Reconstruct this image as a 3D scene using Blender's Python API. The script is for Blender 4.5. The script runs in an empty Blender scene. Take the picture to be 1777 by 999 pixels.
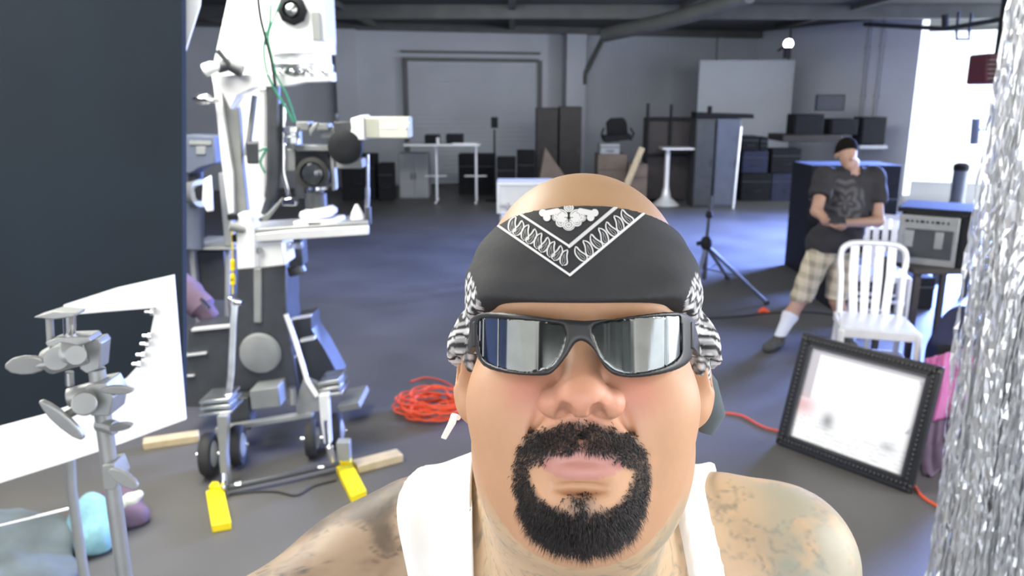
import bpy, bmesh, math, random
import numpy as np
from mathutils import Vector, Matrix, Euler
random.seed(7)
rng = np.random.default_rng(7)
C = bpy.context.scene.collection
SC = bpy.context.scene

# ------------------------------------------------------------------ camera
F, CX, CY, CAMZ, PITCH = 1350.0, 888.5, 499.5, 1.95, math.radians(13.7)
cam_d = bpy.data.cameras.new('camera'); cam = bpy.data.objects.new('camera', cam_d); C.objects.link(cam)
cam.location = (0, 0, CAMZ); cam.rotation_euler = (math.pi/2 - PITCH, 0, 0)
cam_d.sensor_width = 36.0; cam_d.lens = F*36.0/1777.0
cam_d.clip_start = 0.02; cam_d.clip_end = 300
cam_d.dof.use_dof = True; cam_d.dof.focus_distance = 0.55; cam_d.dof.aperture_fstop = 11.0
SC.camera = cam

# ------------------------------------------------------------------ world, lights, exposure
SC.view_settings.view_transform = 'Standard'; SC.view_settings.look = 'None'
SC.view_settings.exposure = 0.20; SC.view_settings.gamma = 1.0; SC.view_settings.use_curve_mapping = False
w = bpy.data.worlds.new('sky'); SC.world = w; w.use_nodes = True
bg = w.node_tree.nodes['Background']; bg.inputs[0].default_value = (0.80, 0.88, 1.0, 1); bg.inputs[1].default_value = 3.2

def area(name, loc, target, sx, sy, power, col=(1, 1, 1), spread=180):
    d = bpy.data.lights.new(name, 'AREA'); d.shape = 'RECTANGLE'; d.size = sx; d.size_y = sy
    d.energy = power; d.color = col; d.spread = math.radians(spread)
    o = bpy.data.objects.new(name, d); C.objects.link(o); o.location = loc
    o.rotation_euler = (Vector(target)-Vector(loc)).to_track_quat('-Z', 'Y').to_euler()
    return o
area('daylight_loading_door', (-0.4, -4.6, 2.6), (0, 1.0, 1.6), 6.5, 3.0, 130, (1.0, 0.97, 0.93))
area('daylight_right_opening', (12.5, 15.0, 2.2), (6.0, 18.0, 1.2), 4.5, 3.2, 1100, (0.78, 0.86, 1.0))
area('daylight_floor_spill', (9.0, 12.6, 2.7), (4.4, 9.8, 0.0), 3.0, 2.2, 2100, (0.22, 0.34, 1.0), 68)
area('overhead_fill_far', (2.0, 10.4, 3.40), (4.0, 17.5, 1.2), 7, 0.8, 240, (0.92, 0.95, 1.0))  # added fill above the view, brightens the back and right walls
area('overhead_fill_middle', (-1.0, 8.0, 3.42), (-1.0, 8.0, 0), 7, 3.0, 95, (0.90, 0.95, 1.0))  # added overhead fill, no roof opening here; lifts the middle of the room
area('overhead_fill_near', (-1.9, 2.9, 3.42), (-1.2, 2.6, 0), 3.5, 1.8, 350, (1.0, 0.98, 0.90))  # added warm fill from overhead for the near floor
area('daylight_side', (5.6, 2.6, 2.4), (1.6, 3.4, 1.0), 2.6, 2.6, 150, (0.93, 0.95, 1.0))
area('work_lamp_side', (1.75, -0.15, 2.25), (0.05, 0.55, 1.75), 1.7, 2.0, 20, (1.0, 0.94, 0.87))
area('work_lamp_left', (-1.85, -0.25, 2.35), (0.05, 0.55, 1.75), 1.7, 2.0, 25, (1.0, 0.96, 0.90))
area('tinsel_fill', (2.9, 0.6, 3.1), (1.6, 1.95, 2.2), 1.0, 1.0, 60, (1.0, 1.0, 1.0))  # added fill light that whitens the upper tinsel

# ------------------------------------------------------------------ pixel <-> place helpers
_s, _c = math.sin(PITCH), math.cos(PITCH)
RIGHT = Vector((1, 0, 0)); UP = Vector((0, _s, _c)); FWD = Vector((0, _c, -_s)); CAM = Vector((0, 0, CAMZ))
def ray(px, py): return RIGHT*((px-CX)/F) + UP*((CY-py)/F) + FWD
def W(px, py, Y):
    d = ray(px, py); return CAM + d*(Y/d.y)
def G(px, py, z=0.0):
    d = ray(px, py); return CAM + d*((z-CAMZ)/d.z)
def proj(p):
    q = Vector(p)-CAM; f = q.dot(FWD); return (CX+F*q.dot(RIGHT)/f, CY-F*q.dot(UP)/f)

# ------------------------------------------------------------------ materials
def mat(name, col, rough=0.6, metal=0.0, noise=0.0, scale=8.0, bump=0.0, coat=0.0, spec=0.5, attr=None, rvar=0.0, trans=0.0):
    m = bpy.data.materials.new(name); m.use_nodes = True
    nt = m.node_tree; b = nt.nodes['Principled BSDF']
    b.inputs['Base Color'].default_value = (*col, 1); b.inputs['Roughness'].default_value = rough
    b.inputs['Metallic'].default_value = metal; b.inputs['Coat Weight'].default_value = coat
    b.inputs['Specular IOR Level'].default_value = spec
    tc = nt.nodes.new('ShaderNodeTexCoord'); n = nt.nodes.new('ShaderNodeTexNoise')
    n.inputs['Scale'].default_value = scale; n.inputs['Detail'].default_value = 6
    nt.links.new(tc.outputs['Object'], n.inputs['Vector'])
    r = nt.nodes.new('ShaderNodeValToRGB'); r.color_ramp.elements[0].position = .3; r.color_ramp.elements[1].position = .7
    lo = max(0, 1-noise); r.color_ramp.elements[0].color = (lo, lo, lo, 1); r.color_ramp.elements[1].color = (1, 1, 1, 1)
    nt.links.new(n.outputs[0], r.inputs[0])
    mx = nt.nodes.new('ShaderNodeMix'); mx.data_type = 'RGBA'; mx.blend_type = 'MULTIPLY'; mx.inputs[0].default_value = 1
    if attr:
        a = nt.nodes.new('ShaderNodeAttribute'); a.attribute_name = attr; nt.links.new(a.outputs['Color'], mx.inputs[6])
    else: mx.inputs[6].default_value = (*col, 1)
    nt.links.new(r.outputs[0], mx.inputs[7]); nt.links.new(mx.outputs[2], b.inputs['Base Color'])
    if bump:
        bp = nt.nodes.new('ShaderNodeBump'); bp.inputs['Strength'].default_value = bump; bp.inputs['Distance'].default_value = 0.01
        nt.links.new(n.outputs[0], bp.inputs['Height']); nt.links.new(bp.outputs[0], b.inputs['Normal'])
    if rvar:
        ma = nt.nodes.new('ShaderNodeMapRange'); ma.inputs[3].default_value = max(0, rough-rvar); ma.inputs[4].default_value = rough+rvar
        nt.links.new(n.outputs[0], ma.inputs[0]); nt.links.new(ma.outputs[0], b.inputs['Roughness'])
    return m
MT = dict(
    floor=mat('dark_concrete', (.108, .104, .100), .52, noise=.28, scale=1.3, rvar=.12, bump=.05),
    wall=mat('grey_painted_block', (.44, .455, .475), .85, noise=.14, scale=.9),
    wallpale=mat('pale_painted_board', (.36, .37, .38), .85, noise=.10, scale=.8),
    ceil=mat('dark_roof_deck', (.07, .072, .062), .9, noise=.35, scale=.9),
    beam=mat('roof_steel', (.10, .102, .092), .6, noise=.3, scale=3),
    white=mat('white_paint', (.80, .81, .81), .5, noise=.06, scale=6),
    whitemetal=mat('white_enamel', (.86, .87, .86), .32, noise=.05, scale=9, coat=.3),
    greymetal=mat('grey_machine_paint', (.28, .29, .28), .42, noise=.15, scale=9),
    steel=mat('brushed_steel', (.62, .63, .62), .30, 1.0, noise=.15, scale=20, rvar=.08),
    alu=mat('brushed_aluminium', (.88, .88, .88), .36, .35, noise=.07, scale=14),
    castalu=mat('cast_aluminium', (.36, .37, .365), .48, .6, noise=.15, scale=18),
    chrome=mat('polished_chrome', (.80, .80, .82), .12, 1.0, noise=.05, scale=5),
    darkmetal=mat('dark_gunmetal', (.075, .08, .088), .42, .35, noise=.25, scale=9),
    black=mat('matt_black', (.017, .018, .021), .75, noise=.3, scale=12, spec=.2),
    blackgloss=mat('black_lacquer', (.018, .018, .02), .30, noise=.2, scale=20),
    rubber=mat('black_rubber', (.028, .028, .03), .75, noise=.3, scale=20),
    flag=mat('black_flag_cloth', (.010, .019, .030), .9, noise=.25, scale=3),
    cream=mat('cream_enamel', (.60, .60, .50), .35, noise=.08, scale=8, coat=.3),
    foam=mat('white_foamcore', (.92, .93, .92), .55, noise=.03, scale=3),
    yellow=mat('yellow_plastic', (.93, .72, .01), .45, noise=.08, scale=30),
    pine=mat('pine_timber', (.62, .50, .31), .6, noise=.25, scale=14),
    orange=mat('orange_cord_jacket', (.85, .10, .03), .45, noise=.1, scale=30),
    pink=mat('pink_satin', (.62, .17, .42), .45, noise=.25, scale=9, bump=.3),
    teal=mat('teal_fleece', (.22, .43, .48), .95, noise=.2, scale=30, bump=.3),
    cardboard=mat('brown_cardboard', (.20, .155, .125), .85, noise=.25, scale=5),
    darkwood=mat('dark_stained_wood', (.045, .036, .034), .6, noise=.4, scale=6),
    darkblue=mat('dark_navy_fabric', (.030, .034, .075), .85, noise=.3, scale=9, bump=.3),
    purple=mat('dull_mauve_fabric', (.15, .10, .15), .85, noise=.3, scale=8),
    glass=mat('dark_glass', (.03, .035, .04), .08, noise=.1, scale=2, coat=1),
    green=mat('green_cable', (.03, .22, .12), .5, noise=.2, scale=20),
    wallwhite=mat('white_painted_block', (.74, .76, .80), .85, noise=.08, scale=.9),
    red=mat('dark_red_enamel', (.12, .02, .035), .4, noise=.2, scale=7),
    cloth=mat('charcoal_blanket', (.11, .135, .15), .95, noise=.4, scale=5, bump=.6),
    bluegrey=mat('blue_grey_steel', (.12, .14, .19), .5, noise=.2, scale=5),
    glove=mat('cream_leather', (.72, .72, .60), .7, noise=.2, scale=20),
)

# ------------------------------------------------------------------ object helpers
def tag(o, label=None, cat=None, group=None, kind=None):
    if label: o['label'] = label
    if cat: o['category'] = cat
    if group: o['group'] = group
    if kind: o['kind'] = kind
    return o
def thing(name, label, cat, loc, group=None):
    o = bpy.data.objects.new(name, None); C.objects.link(o); o.location = loc; o.empty_display_size = .05
    return tag(o, label, cat, group)
def root_off(p):
    v = Vector((0, 0, 0))
    while p is not None: v += p.location; p = p.parent
    return v
def link(name, me, m, parent=None, origin=None):
    o = bpy.data.objects.new(name, me); C.objects.link(o)
    if m is not None: me.materials.append(m)
    if parent is not None:
        off = root_off(parent); me.transform(Matrix.Translation(-off)); o.parent = parent
    else:
        if origin is None:
            n = len(me.vertices); a = np.empty(n*3); me.vertices.foreach_get('co', a); a = a.reshape(-1, 3)
            mn, mxx = a.min(0), a.max(0); origin = ((mn[0]+mxx[0])/2, (mn[1]+mxx[1])/2, mn[2])
        me.transform(Matrix.Translation(-Vector(origin))); o.location = origin
    return o
class MB:
    def __init__(s): s.v = []; s.f = []
    def add(s, vs, fs):
        b = len(s.v); s.v += [tuple(v) for v in vs]; s.f += [tuple(b+i for i in f) for f in fs]; return s
    def box(s, c, size, R=None):
        c = Vector(c); h = Vector(size)/2; R = R or Matrix.Identity(3)
        vs = [c + R @ Vector((x*h.x, y*h.y, z*h.z)) for x in (-1, 1) for y in (-1, 1) for z in (-1, 1)]
        return s.add(vs, [(0, 1, 3, 2), (4, 6, 7, 5), (0, 4, 5, 1), (2, 3, 7, 6), (0, 2, 6, 4), (1, 5, 7, 3)])
    def prism(s, pts, off):
        pts = [Vector(p) for p in pts]; off = Vector(off); n = len(pts)
        nrm = Vector((0, 0, 0))
        for i in range(n): nrm += pts[i].cross(pts[(i+1) % n])
        if nrm.dot(off) > 0: pts = pts[::-1]
        vs = pts + [p+off for p in pts]
        return s.add(vs, [tuple(range(n)), tuple(range(2*n-1, n-1, -1))] + [(i, i+n, (i+1) % n+n, (i+1) % n) for i in range(n)])
    def ppx(s, pxs, Y, t): return s.prism([W(x, y, Y) for x, y in pxs], (0, t, 0))
    def rpx(s, x0, y0, x1, y1, Y, t): return s.ppx([(x0, y0), (x1, y0), (x1, y1), (x0, y1)], Y, t)
    def abox(s, x0, y0, x1, y1, Y, t, slope=0):      # upright box whose front face fills a pixel rectangle at depth Y
        a = W(x0, (y0+y1)/2, Y); b = W(x1, (y0+y1)/2, Y); zt = W((x0+x1)/2, y0, Y).z; zb = W((x0+x1)/2, y1, Y).z
        return s.box(((a.x+b.x)/2, Y+t/2, (zt+zb)/2), (b.x-a.x, t, zt-zb))
    def tube(s, pts, r, n=10, cap=True):
        pts = [Vector(p) for p in pts]; rs = r if isinstance(r, (list, tuple)) else [r]*len(pts)
        vs = []; prev = None
        for i, p in enumerate(pts):
            a = pts[max(i-1, 0)]; b = pts[min(i+1, len(pts)-1)]; t = (b-a)
            t = t.normalized() if t.length > 1e-9 else Vector((0, 0, 1))
            if prev is None:
                u = t.cross(Vector((0, 0, 1)));
                if u.length < 1e-3: u = t.cross(Vector((1, 0, 0)))
            else: u = prev - t*prev.dot(t)
            u.normalize(); prev = u; v = t.cross(u)
            vs += [p + (u*math.cos(2*math.pi*k/n) + v*math.sin(2*math.pi*k/n))*rs[i] for k in range(n)]
        fs = [(i*n+k, i*n+(k+1) % n, (i+1)*n+(k+1) % n, (i+1)*n+k) for i in range(len(pts)-1) for k in range(n)]
        if cap: fs += [tuple(range(n-1, -1, -1)), tuple(range((len(pts)-1)*n, len(pts)*n))]
        return s.add(vs, fs)
    def lathe(s, prof, o, ax=(0, 0, 1), n=24):     # prof: (radius, height) along ax
        ax = Vector(ax).normalized(); o = Vector(o)
        return s.tube2([o+ax*h for _, h in prof], [max(r, 1e-4) for r, _ in prof], ax, n)
    def tube2(s, pts, rs, t, n):
        u = t.cross(Vector((0, 0, 1)))
        if u.length < 1e-3: u = t.cross(Vector((1, 0, 0)))
        u.normalize(); v = t.cross(u)
        vs = [p+(u*math.cos(2*math.pi*k/n)+v*math.sin(2*math.pi*k/n))*r for p, r in zip(pts, rs) for k in range(n)]
        m = len(pts)
        fs = [(i*n+k, i*n+(k+1) % n, (i+1)*n+(k+1) % n, (i+1)*n+k) for i in range(m-1) for k in range(n)]
        fs += [tuple(range(n-1, -1, -1)), tuple(range((m-1)*n, m*n))]
        return s.add(vs, fs)
    def build(s, name, m, parent=None, bevel=0.0, smooth=True, origin=None):
        me = bpy.data.meshes.new(name); me.from_pydata(s.v, [], s.f); me.validate()
        bm = bmesh.new(); bm.from_mesh(me); bmesh.ops.recalc_face_normals(bm, faces=bm.faces); bm.to_mesh(me); bm.free()
        if smooth:
            me.polygons.foreach_set('use_smooth', [True]*len(me.polygons)); me.set_sharp_from_angle(angle=.7)
        o = link(name, me, m, parent, origin)
        if bevel:
            b = o.modifiers.new('bevel', 'BEVEL'); b.width = bevel; b.segments = 2; b.limit_method = 'ANGLE'
        return o
def single(mb, name, m, label, cat, group=None, bevel=0.0, **k):
    return tag(mb.build(name, m, None, bevel, **k), label, cat, group)
def struct(mb, name, m, **k): return tag(mb.build(name, m, None, **k), kind='structure')
def smoothpath(pts, n=8):
    pts = [Vector(p) for p in pts]; out = []
    for i in range(len(pts)-1):
        p0 = pts[max(i-1, 0)]; p1 = pts[i]; p2 = pts[i+1]; p3 = pts[min(i+2, len(pts)-1)]
        for k in range(n):
            t = k/n; out.append(.5*((2*p1)+(p2-p0)*t+(2*p0-5*p1+4*p2-p3)*t*t+(3*p1-p0-3*p2+p3)*t**3))
    return out+[pts[-1]]

# ------------------------------------------------------------------ signed-distance modelling of organic shapes
class Prim:
    def __init__(s, f, lo, hi, k, op): s.f, s.lo, s.hi, s.k, s.op = f, np.array(lo), np.array(hi), k, op
class SDF:
    FAR = .08
    def __init__(s): s.p = []
    def ell(s, c, r, R=None, k=.02, op='+'):
        c = np.array(c, float); r = np.array(r, float); R = np.eye(3) if R is None else np.array(R)
        def f(P):
            q = (P-c) @ R; a = np.linalg.norm(q/r, axis=-1); b = np.linalg.norm(q/(r*r), axis=-1)+1e-9
            return a*(a-1)/b
        m = r.max(); s.p.append(Prim(f, c-m, c+m, k, op)); return s
    def cap(s, a, b, ra, rb, k=.02, op='+'):
        a = np.array(a, float); b = np.array(b, float); ab = b-a; L = float(ab@ab)+1e-9; m = max(ra, rb)
        def f(P):
            t = np.clip(((P-a)@ab)/L, 0, 1); return np.linalg.norm(P-a-t[..., None]*ab, axis=-1)-(ra+(rb-ra)*t)
        s.p.append(Prim(f, np.minimum(a, b)-m, np.maximum(a, b)+m, k, op)); return s
    @staticmethod
    def comb(D, d, k, op):
        if op == '+':
            h = np.clip(.5+.5*(D-d)/k, 0, 1); return D*(1-h)+d*h-k*h*(1-h)
        h = np.clip(.5-.5*(D+d)/k, 0, 1); return D*(1-h)+(-d)*h+k*h*(1-h)
    def __call__(s, P):
        D = np.full(P.shape[:-1], s.FAR)
        for p in s.p: D = s.comb(D, p.f(P), p.k, p.op)
        return D
    def grid(s, X, Y, Z):
        D = np.full((len(X), len(Y), len(Z)), s.FAR, np.float32)
        for p in s.p:
            m = p.k+.03; sl = []
            for A, lo, hi in zip((X, Y, Z), p.lo-m, p.hi+m): sl.append(slice(np.searchsorted(A, lo), np.searchsorted(A, hi)))
            x, y, z = X[sl[0]], Y[sl[1]], Z[sl[2]]
            if min(len(x), len(y), len(z)) == 0: continue
            P = np.stack(np.meshgrid(x, y, z, indexing='ij'), -1)
            D[sl[0], sl[1], sl[2]] = s.comb(D[sl[0], sl[1], sl[2]], p.f(P), p.k, p.op)
        return D
def nonuni(lo, hi, fine, coarse):
    """grid from lo to hi, coarse step outside the fine (lo, hi, step) ranges"""
    out = [lo]
    while out[-1] < hi:
        st = coarse
        for a, b, f in fine:
            if a <= out[-1] <= b: st = min(st, f)
            elif out[-1] < a < out[-1]+coarse: st = min(st, max(f, a-out[-1]))
        out.append(out[-1]+st)
    return np.array(out)
def nets(D, X, Y, Z):
    S = D < 0
    c = np.zeros(tuple(n-1 for n in D.shape), np.int8)
    for i in (0, 1):
        for j in (0, 1):
            for k in (0, 1): c += S[i:D.shape[0]-1+i, j:D.shape[1]-1+j, k:D.shape[2]-1+k]
    act = (c > 0) & (c < 8); idx = np.argwhere(act); vid = np.full(act.shape, -1, np.int64); vid[act] = np.arange(len(idx))
    i, j, k = idx.T; acc = np.zeros((len(idx), 3)); cnt = np.zeros(len(idx)); A = (X, Y, Z)
    for ax in range(3):
        for u in (0, 1):
            for v in (0, 1):
                o0 = [0, 0, 0]; oth = [a for a in range(3) if a != ax]; o0[oth[0]] = u; o0[oth[1]] = v; o1 = list(o0); o1[ax] = 1
                a = (i+o0[0], j+o0[1], k+o0[2]); b = (i+o1[0], j+o1[1], k+o1[2])
                da, db = D[a], D[b]; m = (da < 0) != (db < 0); t = np.where(m, da/np.where(m, da-db, 1), 0)
                pa = np.stack([A[q][a[q]] for q in range(3)], -1); pb = np.stack([A[q][b[q]] for q in range(3)], -1)
                acc += np.where(m[:, None], pa+(pb-pa)*t[:, None], 0); cnt += m
    V = acc/np.maximum(cnt, 1)[:, None]; faces = []
    for ax in range(3):
        oth = [(ax+1) % 3, (ax+2) % 3]
        sl0 = [slice(1, D.shape[q]-1) for q in range(3)]; sl0[ax] = slice(0, D.shape[ax]-1)
        sl1 = list(sl0); sl1[ax] = slice(1, D.shape[ax])
        s0, s1 = S[tuple(sl0)], S[tuple(sl1)]; e = np.argwhere(s0 != s1)
        if len(e) == 0: continue
        flip = s0[tuple(e.T)]
        for q in range(3):
            if q != ax: e[:, q] += 1
        def g(du, dv):
            r = e.copy(); r[:, oth[0]] -= du; r[:, oth[1]] -= dv; return vid[tuple(r.T)]
        Q = np.stack([g(1, 1), g(0, 1), g(0, 0), g(1, 0)], -1)
        Q[~flip] = Q[~flip][:, ::-1]; faces.append(Q)
    Fc = np.concatenate(faces); Fc = Fc[(Fc >= 0).all(1)]
    return V, Fc
def npmesh(name, V, Fc):
    me = bpy.data.meshes.new(name); nf, k = Fc.shape
    me.vertices.add(len(V)); me.vertices.foreach_set('co', np.asarray(V, np.float32).ravel())
    me.loops.add(nf*k); me.loops.foreach_set('vertex_index', Fc.astype(np.int32).ravel())
    me.polygons.add(nf); me.polygons.foreach_set('loop_start', np.arange(0, nf*k, k, dtype=np.int32))
    me.polygons.foreach_set('use_smooth', np.ones(nf, bool)); me.update(calc_edges=True); me.validate(); return me
def setcol(me, name, Cc):
    a = me.color_attributes.new(name, 'FLOAT_COLOR', 'POINT'); n = len(me.vertices)
    Cc = np.concatenate([Cc[:, :3], np.ones((n, 1))], 1).astype(np.float32); a.data.foreach_set('color', Cc.ravel())
def sst(a, b, x):
    t = np.clip((x-a)/(b-a), 0, 1); return t*t*(3-2*t)
def hand(S, w, d, n, side, k=.006, curl=.5, sc=1.0):
    """palm, five bent fingers; d towards the fingers, n out of the palm, side +1/-1 for the thumb"""
    w = np.array(w, float); d = np.array(d, float)/np.linalg.norm(d); n = np.array(n, float); n -= d*(n@d); n /= np.linalg.norm(n)
    u = np.cross(d, n)*side
    R = np.stack([u, d, n], 1); S.ell(w+d*.048*sc, (.042*sc, .055*sc, .017*sc), R, k=.012)
    for off, L in ((.031, .070), (.011, .080), (-.010, .074), (-.029, .058)):
        p = w+d*.088*sc+u*off*sc; ang = curl*.5
        for fr, r0, r1 in ((.45, .0095, .0088), (.3, .0088, .008), (.25, .008, .007)):
            q = p+(d*math.cos(ang)+n*math.sin(ang))*L*fr*sc; S.cap(p, q, r0*sc, r1*sc, k=k*.5); p = q; ang += curl
    p = w+d*.02*sc+u*.03*sc; q = p+(d*.6+u*.7+n*.35)*.045*sc; S.cap(p, q, .013*sc, .0105*sc, k=.008)
    S.cap(q, q+(d*.85+n*.45)*.035*sc, .0105*sc, .0085*sc, k=.004)

# ================================================================== THE SETTING
H_C = 3.55
A_ = Vector((-9.5, 16.2, 0)); B_ = Vector((6.15, 20.3, 0)); D_ = Vector((8.08, 16.1, 0))
b = MB(); b.add([(-9.6, -5, 0), (19, -5, 0), (19, 24, 0), (-9.6, 24, 0), (-9.6, -5, -.1), (19, -5, -.1), (19, 24, -.1), (-9.6, 24, -.1)],
    [(0, 1, 2, 3), (4, 7, 6, 5), (0, 4, 5, 1), (1, 5, 6, 2), (2, 6, 7, 3), (3, 7, 4, 0)]); struct(b, 'floor', MT['floor'])
def wallseg(mb, a, c, z0, z1, t=.15):
    a = Vector(a); c = Vector(c); n = Vector((-(c-a).y, (c-a).x, 0)).normalized()*t
    mb.prism([a+Vector((0, 0, z0)), c+Vector((0, 0, z0)), c+Vector((0, 0, z1)), a+Vector((0, 0, z1))], n)
def onwall(px, py, a, c):
    """point where the line of sight meets the upright plane through a and c"""
    n = Vector((-(c-a).y, (c-a).x, 0)); d = ray(px, py); return CAM+d*(((a-CAM).dot(n))/d.dot(n))
def wx(px, a=A_, c=B_): p = onwall(px, 200, a, c); return Vector((p.x, p.y, 0))
b = MB(); wallseg(b, A_, B_, 0, H_C); struct(b, 'wall_back', MT['wall'])
b = MB(); wallseg(b, B_, D_, 0, H_C, .2); struct(b, 'wall_right', MT['wallwhite'])
b = MB(); wallseg(b, (-9.5, -5, 0), (-9.5, 16.2, 0), 0, H_C); struct(b, 'wall_left', MT['wall'])
b = MB(); wallseg(b, (8.2, 19.6, 0), (11.9, 18.0, 0), 0, H_C-.1); struct(b, 'wall_alcove', MT['white'])
b = MB(); wallseg(b, (-9.5, -5, 0), (-4.0, -5, 0), 0, H_C); wallseg(b, (4.2, -5, 0), (12, -5, 0), 0, H_C); wallseg(b, (-4.0, -5, 0), (4.2, -5, 0), 3.1, H_C)
struct(b, 'wall_front', MT['wall'])
b = MB(); b.box((1.2, 7.9, H_C+.1), (21.6, 26, .2)); struct(b, 'ceiling', MT['ceil'])
# roof trusses run across, purlins along
b = MB()
for y in (7.5, 11.0, 14.5):
    b.box((.5, y, H_C-.12), (20, .16, .24))
struct(b, 'trim_1', MT['beam'], bevel=.01)
b = MB()
for x in (-6, -3, 0, 3, 6):
    b.box((x, 10, H_C-.05), (.12, 17, .10))
struct(b, 'trim_2', MT['beam'])
b = MB()   # wall head beam
for a, c in ((A_, B_),):
    o = Vector((c-a).normalized()); n = Vector((o.y, -o.x, 0))
    b.prism([a+n*.0+Vector((0, 0, H_C-.16)), c+Vector((0, 0, H_C-.16)), c+Vector((0, 0, H_C-.001)), a+Vector((0, 0, H_C-.001))], n*.18)
    b.prism([wx(700)+Vector((0, 0, H_C-.62)), wx(935)+Vector((0, 0, H_C-.62)), wx(935)+Vector((0, 0, H_C-.57)), wx(700)+Vector((0, 0, H_C-.57))], n*.10)
struct(b, 'trim_3', MT['beam'])
nW = Vector(((B_-A_).y, -(B_-A_).x, 0)).normalized()
b = MB()   # pilasters
for x0, x1, t in ((585, 622, .35), (975, 1008, .30), (1236, 1246, .1)):
    p, q = wx(x0), wx(x1); b.prism([p+nW*.01, q+nW*.01, q+nW*t, p+nW*t], (0, 0, H_C-.16))
struct(b, 'trim_4', MT['wall'], bevel=.01)
b = MB()   # roll-up door: recessed slatted curtain with guides and a header box
p, q = wx(702), wx(932)
for i in range(26):
    z0 = .02+i*.105; b.prism([p+nW*.03+Vector((0, 0, z0)), q+nW*.03+Vector((0, 0, z0)), q+nW*.03+Vector((0, 0, z0+.098)), p+nW*.03+Vector((0, 0, z0+.098))], nW*.03)
door = struct(b, 'door_1', MT['wall'])
b = MB()
for e in (p, q): b.prism([e, e+(q-p).normalized()*.09, e+(q-p).normalized()*.09+nW*.10, e+nW*.10], (0, 0, 2.8))
b.prism([p+Vector((0, 0, 2.76)), q+Vector((0, 0, 2.76)), q+nW*.14+Vector((0, 0, 2.76)), p+nW*.14+Vector((0, 0, 2.76))], (0, 0, .07))
b.build('door_guide', MT['beam'], door)
# diagonal roof brace and conduits
b = MB(); pa = onwall(1050, 48, A_, B_)+nW*.25; pb = onwall(1008, 128, A_, B_)+nW*.3; b.tube([pa, pb], .06, 6)
b.tube([pb, pb-Vector((0, 0, .25))], .05, 6); struct(b, 'trim_5', MT['beam'])
nR = Vector(((D_-B_).y, -(D_-B_).x, 0)).normalized()
for i, (x0, x1) in enumerate(((1513, 1497), (1537, 1522))):
    p = onwall(x0, 62, B_, D_); o = Vector((p.x, p.y, 0))+nR*.08
    b = MB(); b.tube([o+Vector((0, 0, .9)), o+Vector((0, 0, H_C-.03))], .032, 10)
    for z in (1.1, 2.0, 3.0): b.box(o+Vector((0, 0, z)), (.09, .09, .03))
    single(b, 'wall_pipe', MT['wall'], ('thin grey conduit on the right wall, left one of the pair above the speakers', 'thin grey conduit on the right wall, right one of the pair above the speakers')[i], 'pipe', 'conduits on the right wall')
p = onwall(1375, 62, B_, D_); o = Vector((p.x, p.y, 0))+nR*.06
b = MB(); b.tube([o+Vector((0, 0, .9)), o+Vector((0, 0, H_C-.02))], .02, 8)
single(b, 'wall_pipe', MT['darkmetal'], 'thin dark conduit on the right wall beneath the flood light', 'pipe')
# pale flat standing in front of the back wall corner
b = MB(); b.abox(1208, 104, 1371, 330, 17.6, .08)
single(b, 'scenery_flat', MT['wallpale'], 'tall pale blank board standing in front of the back corner', 'board', bevel=.01)
# ceiling lamp, duct
t = thing('ceiling_lamp', 'pale round ceiling lamp hanging above the bald head', 'lamp', W(1140, 27, 15.2))
c = W(1140, 27, 15.2)
b = MB(); b.lathe([(.02, .16), (.05, .12), (.34, .03), (.36, 0), (.30, .01)], c); b.build('lamp_shade', MT['white'], t)
b = MB(); b.tube([c+Vector((0, 0, .15)), Vector((c.x, c.y, H_C))], .015, 8); b.build('stem', MT['beam'], t)
b = MB(); pp = smoothpath([W(1050, 60, 14.6), W(1180, 30, 13.2), W(1300, -10, 11.8)], 6); b.tube(pp, .13, 12)
single(b, 'air_duct', MT['beam'], 'round dull metal duct slanting under the dark ceiling', 'duct')
# black pipes hung below the ceiling at the right
b = MB(); b.tube([W(1500, 42, 13.5), W(1640, 50, 12.2), W(1760, 30, 11.5)], .035, 8); b.tube([W(1640, 50, 12.2), W(1640, 25, 12.2)], .05, 8)
single(b, 'ceiling_pipe', MT['black'], 'black pipe hanging under the ceiling beside the bright doorway', 'pipe')
b = MB(); q = [W(1660, 52, 12), W(1660, 68, 12), W(1682, 68, 12), W(1682, 54, 12)]; b.tube(q, .02, 6)
b.tube([q[0], q[0]+Vector((0, 0, .25))], .02, 6); b.tube([q[3], q[3]+Vector((0, 0, .25))], .02, 6)
single(b, 'pipe_hanger', MT['black'], 'small u-shaped black hanger under the ceiling by the bright doorway', 'hanger')
# flood light
c = W(1368, 76, 16.4); t = thing('flood_light', 'small lit flood lamp mounted high at the edge of the pale board', 'lamp', c)
b = MB(); b.lathe([(.03, -.10), (.09, -.02), (.10, 0)], c, (-.2, -1, -.1), 16); b.build('lamp_housing', MT['black'], t)
em = bpy.data.materials.new('lamp_glow'); em.use_nodes = True; e = em.node_tree.nodes['Principled BSDF']
e.inputs['Emission Color'].default_value = (1, 1, 1, 1); e.inputs['Emission Strength'].default_value = 14
b = MB(); b.lathe([(.092, .0), (.07, .02), (.02, .03)], c+Vector((-.0, -.01, 0)), (-.2, -1, -.1), 16); b.build('bulb', em, t)
b = MB(); b.box(c+Vector((0, .02, -.17)), (.12, .10, .22)); b.tube([c, c+Vector((0, .6, -.1))], .02, 6); b.build('mount', MT['black'], t)

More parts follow.
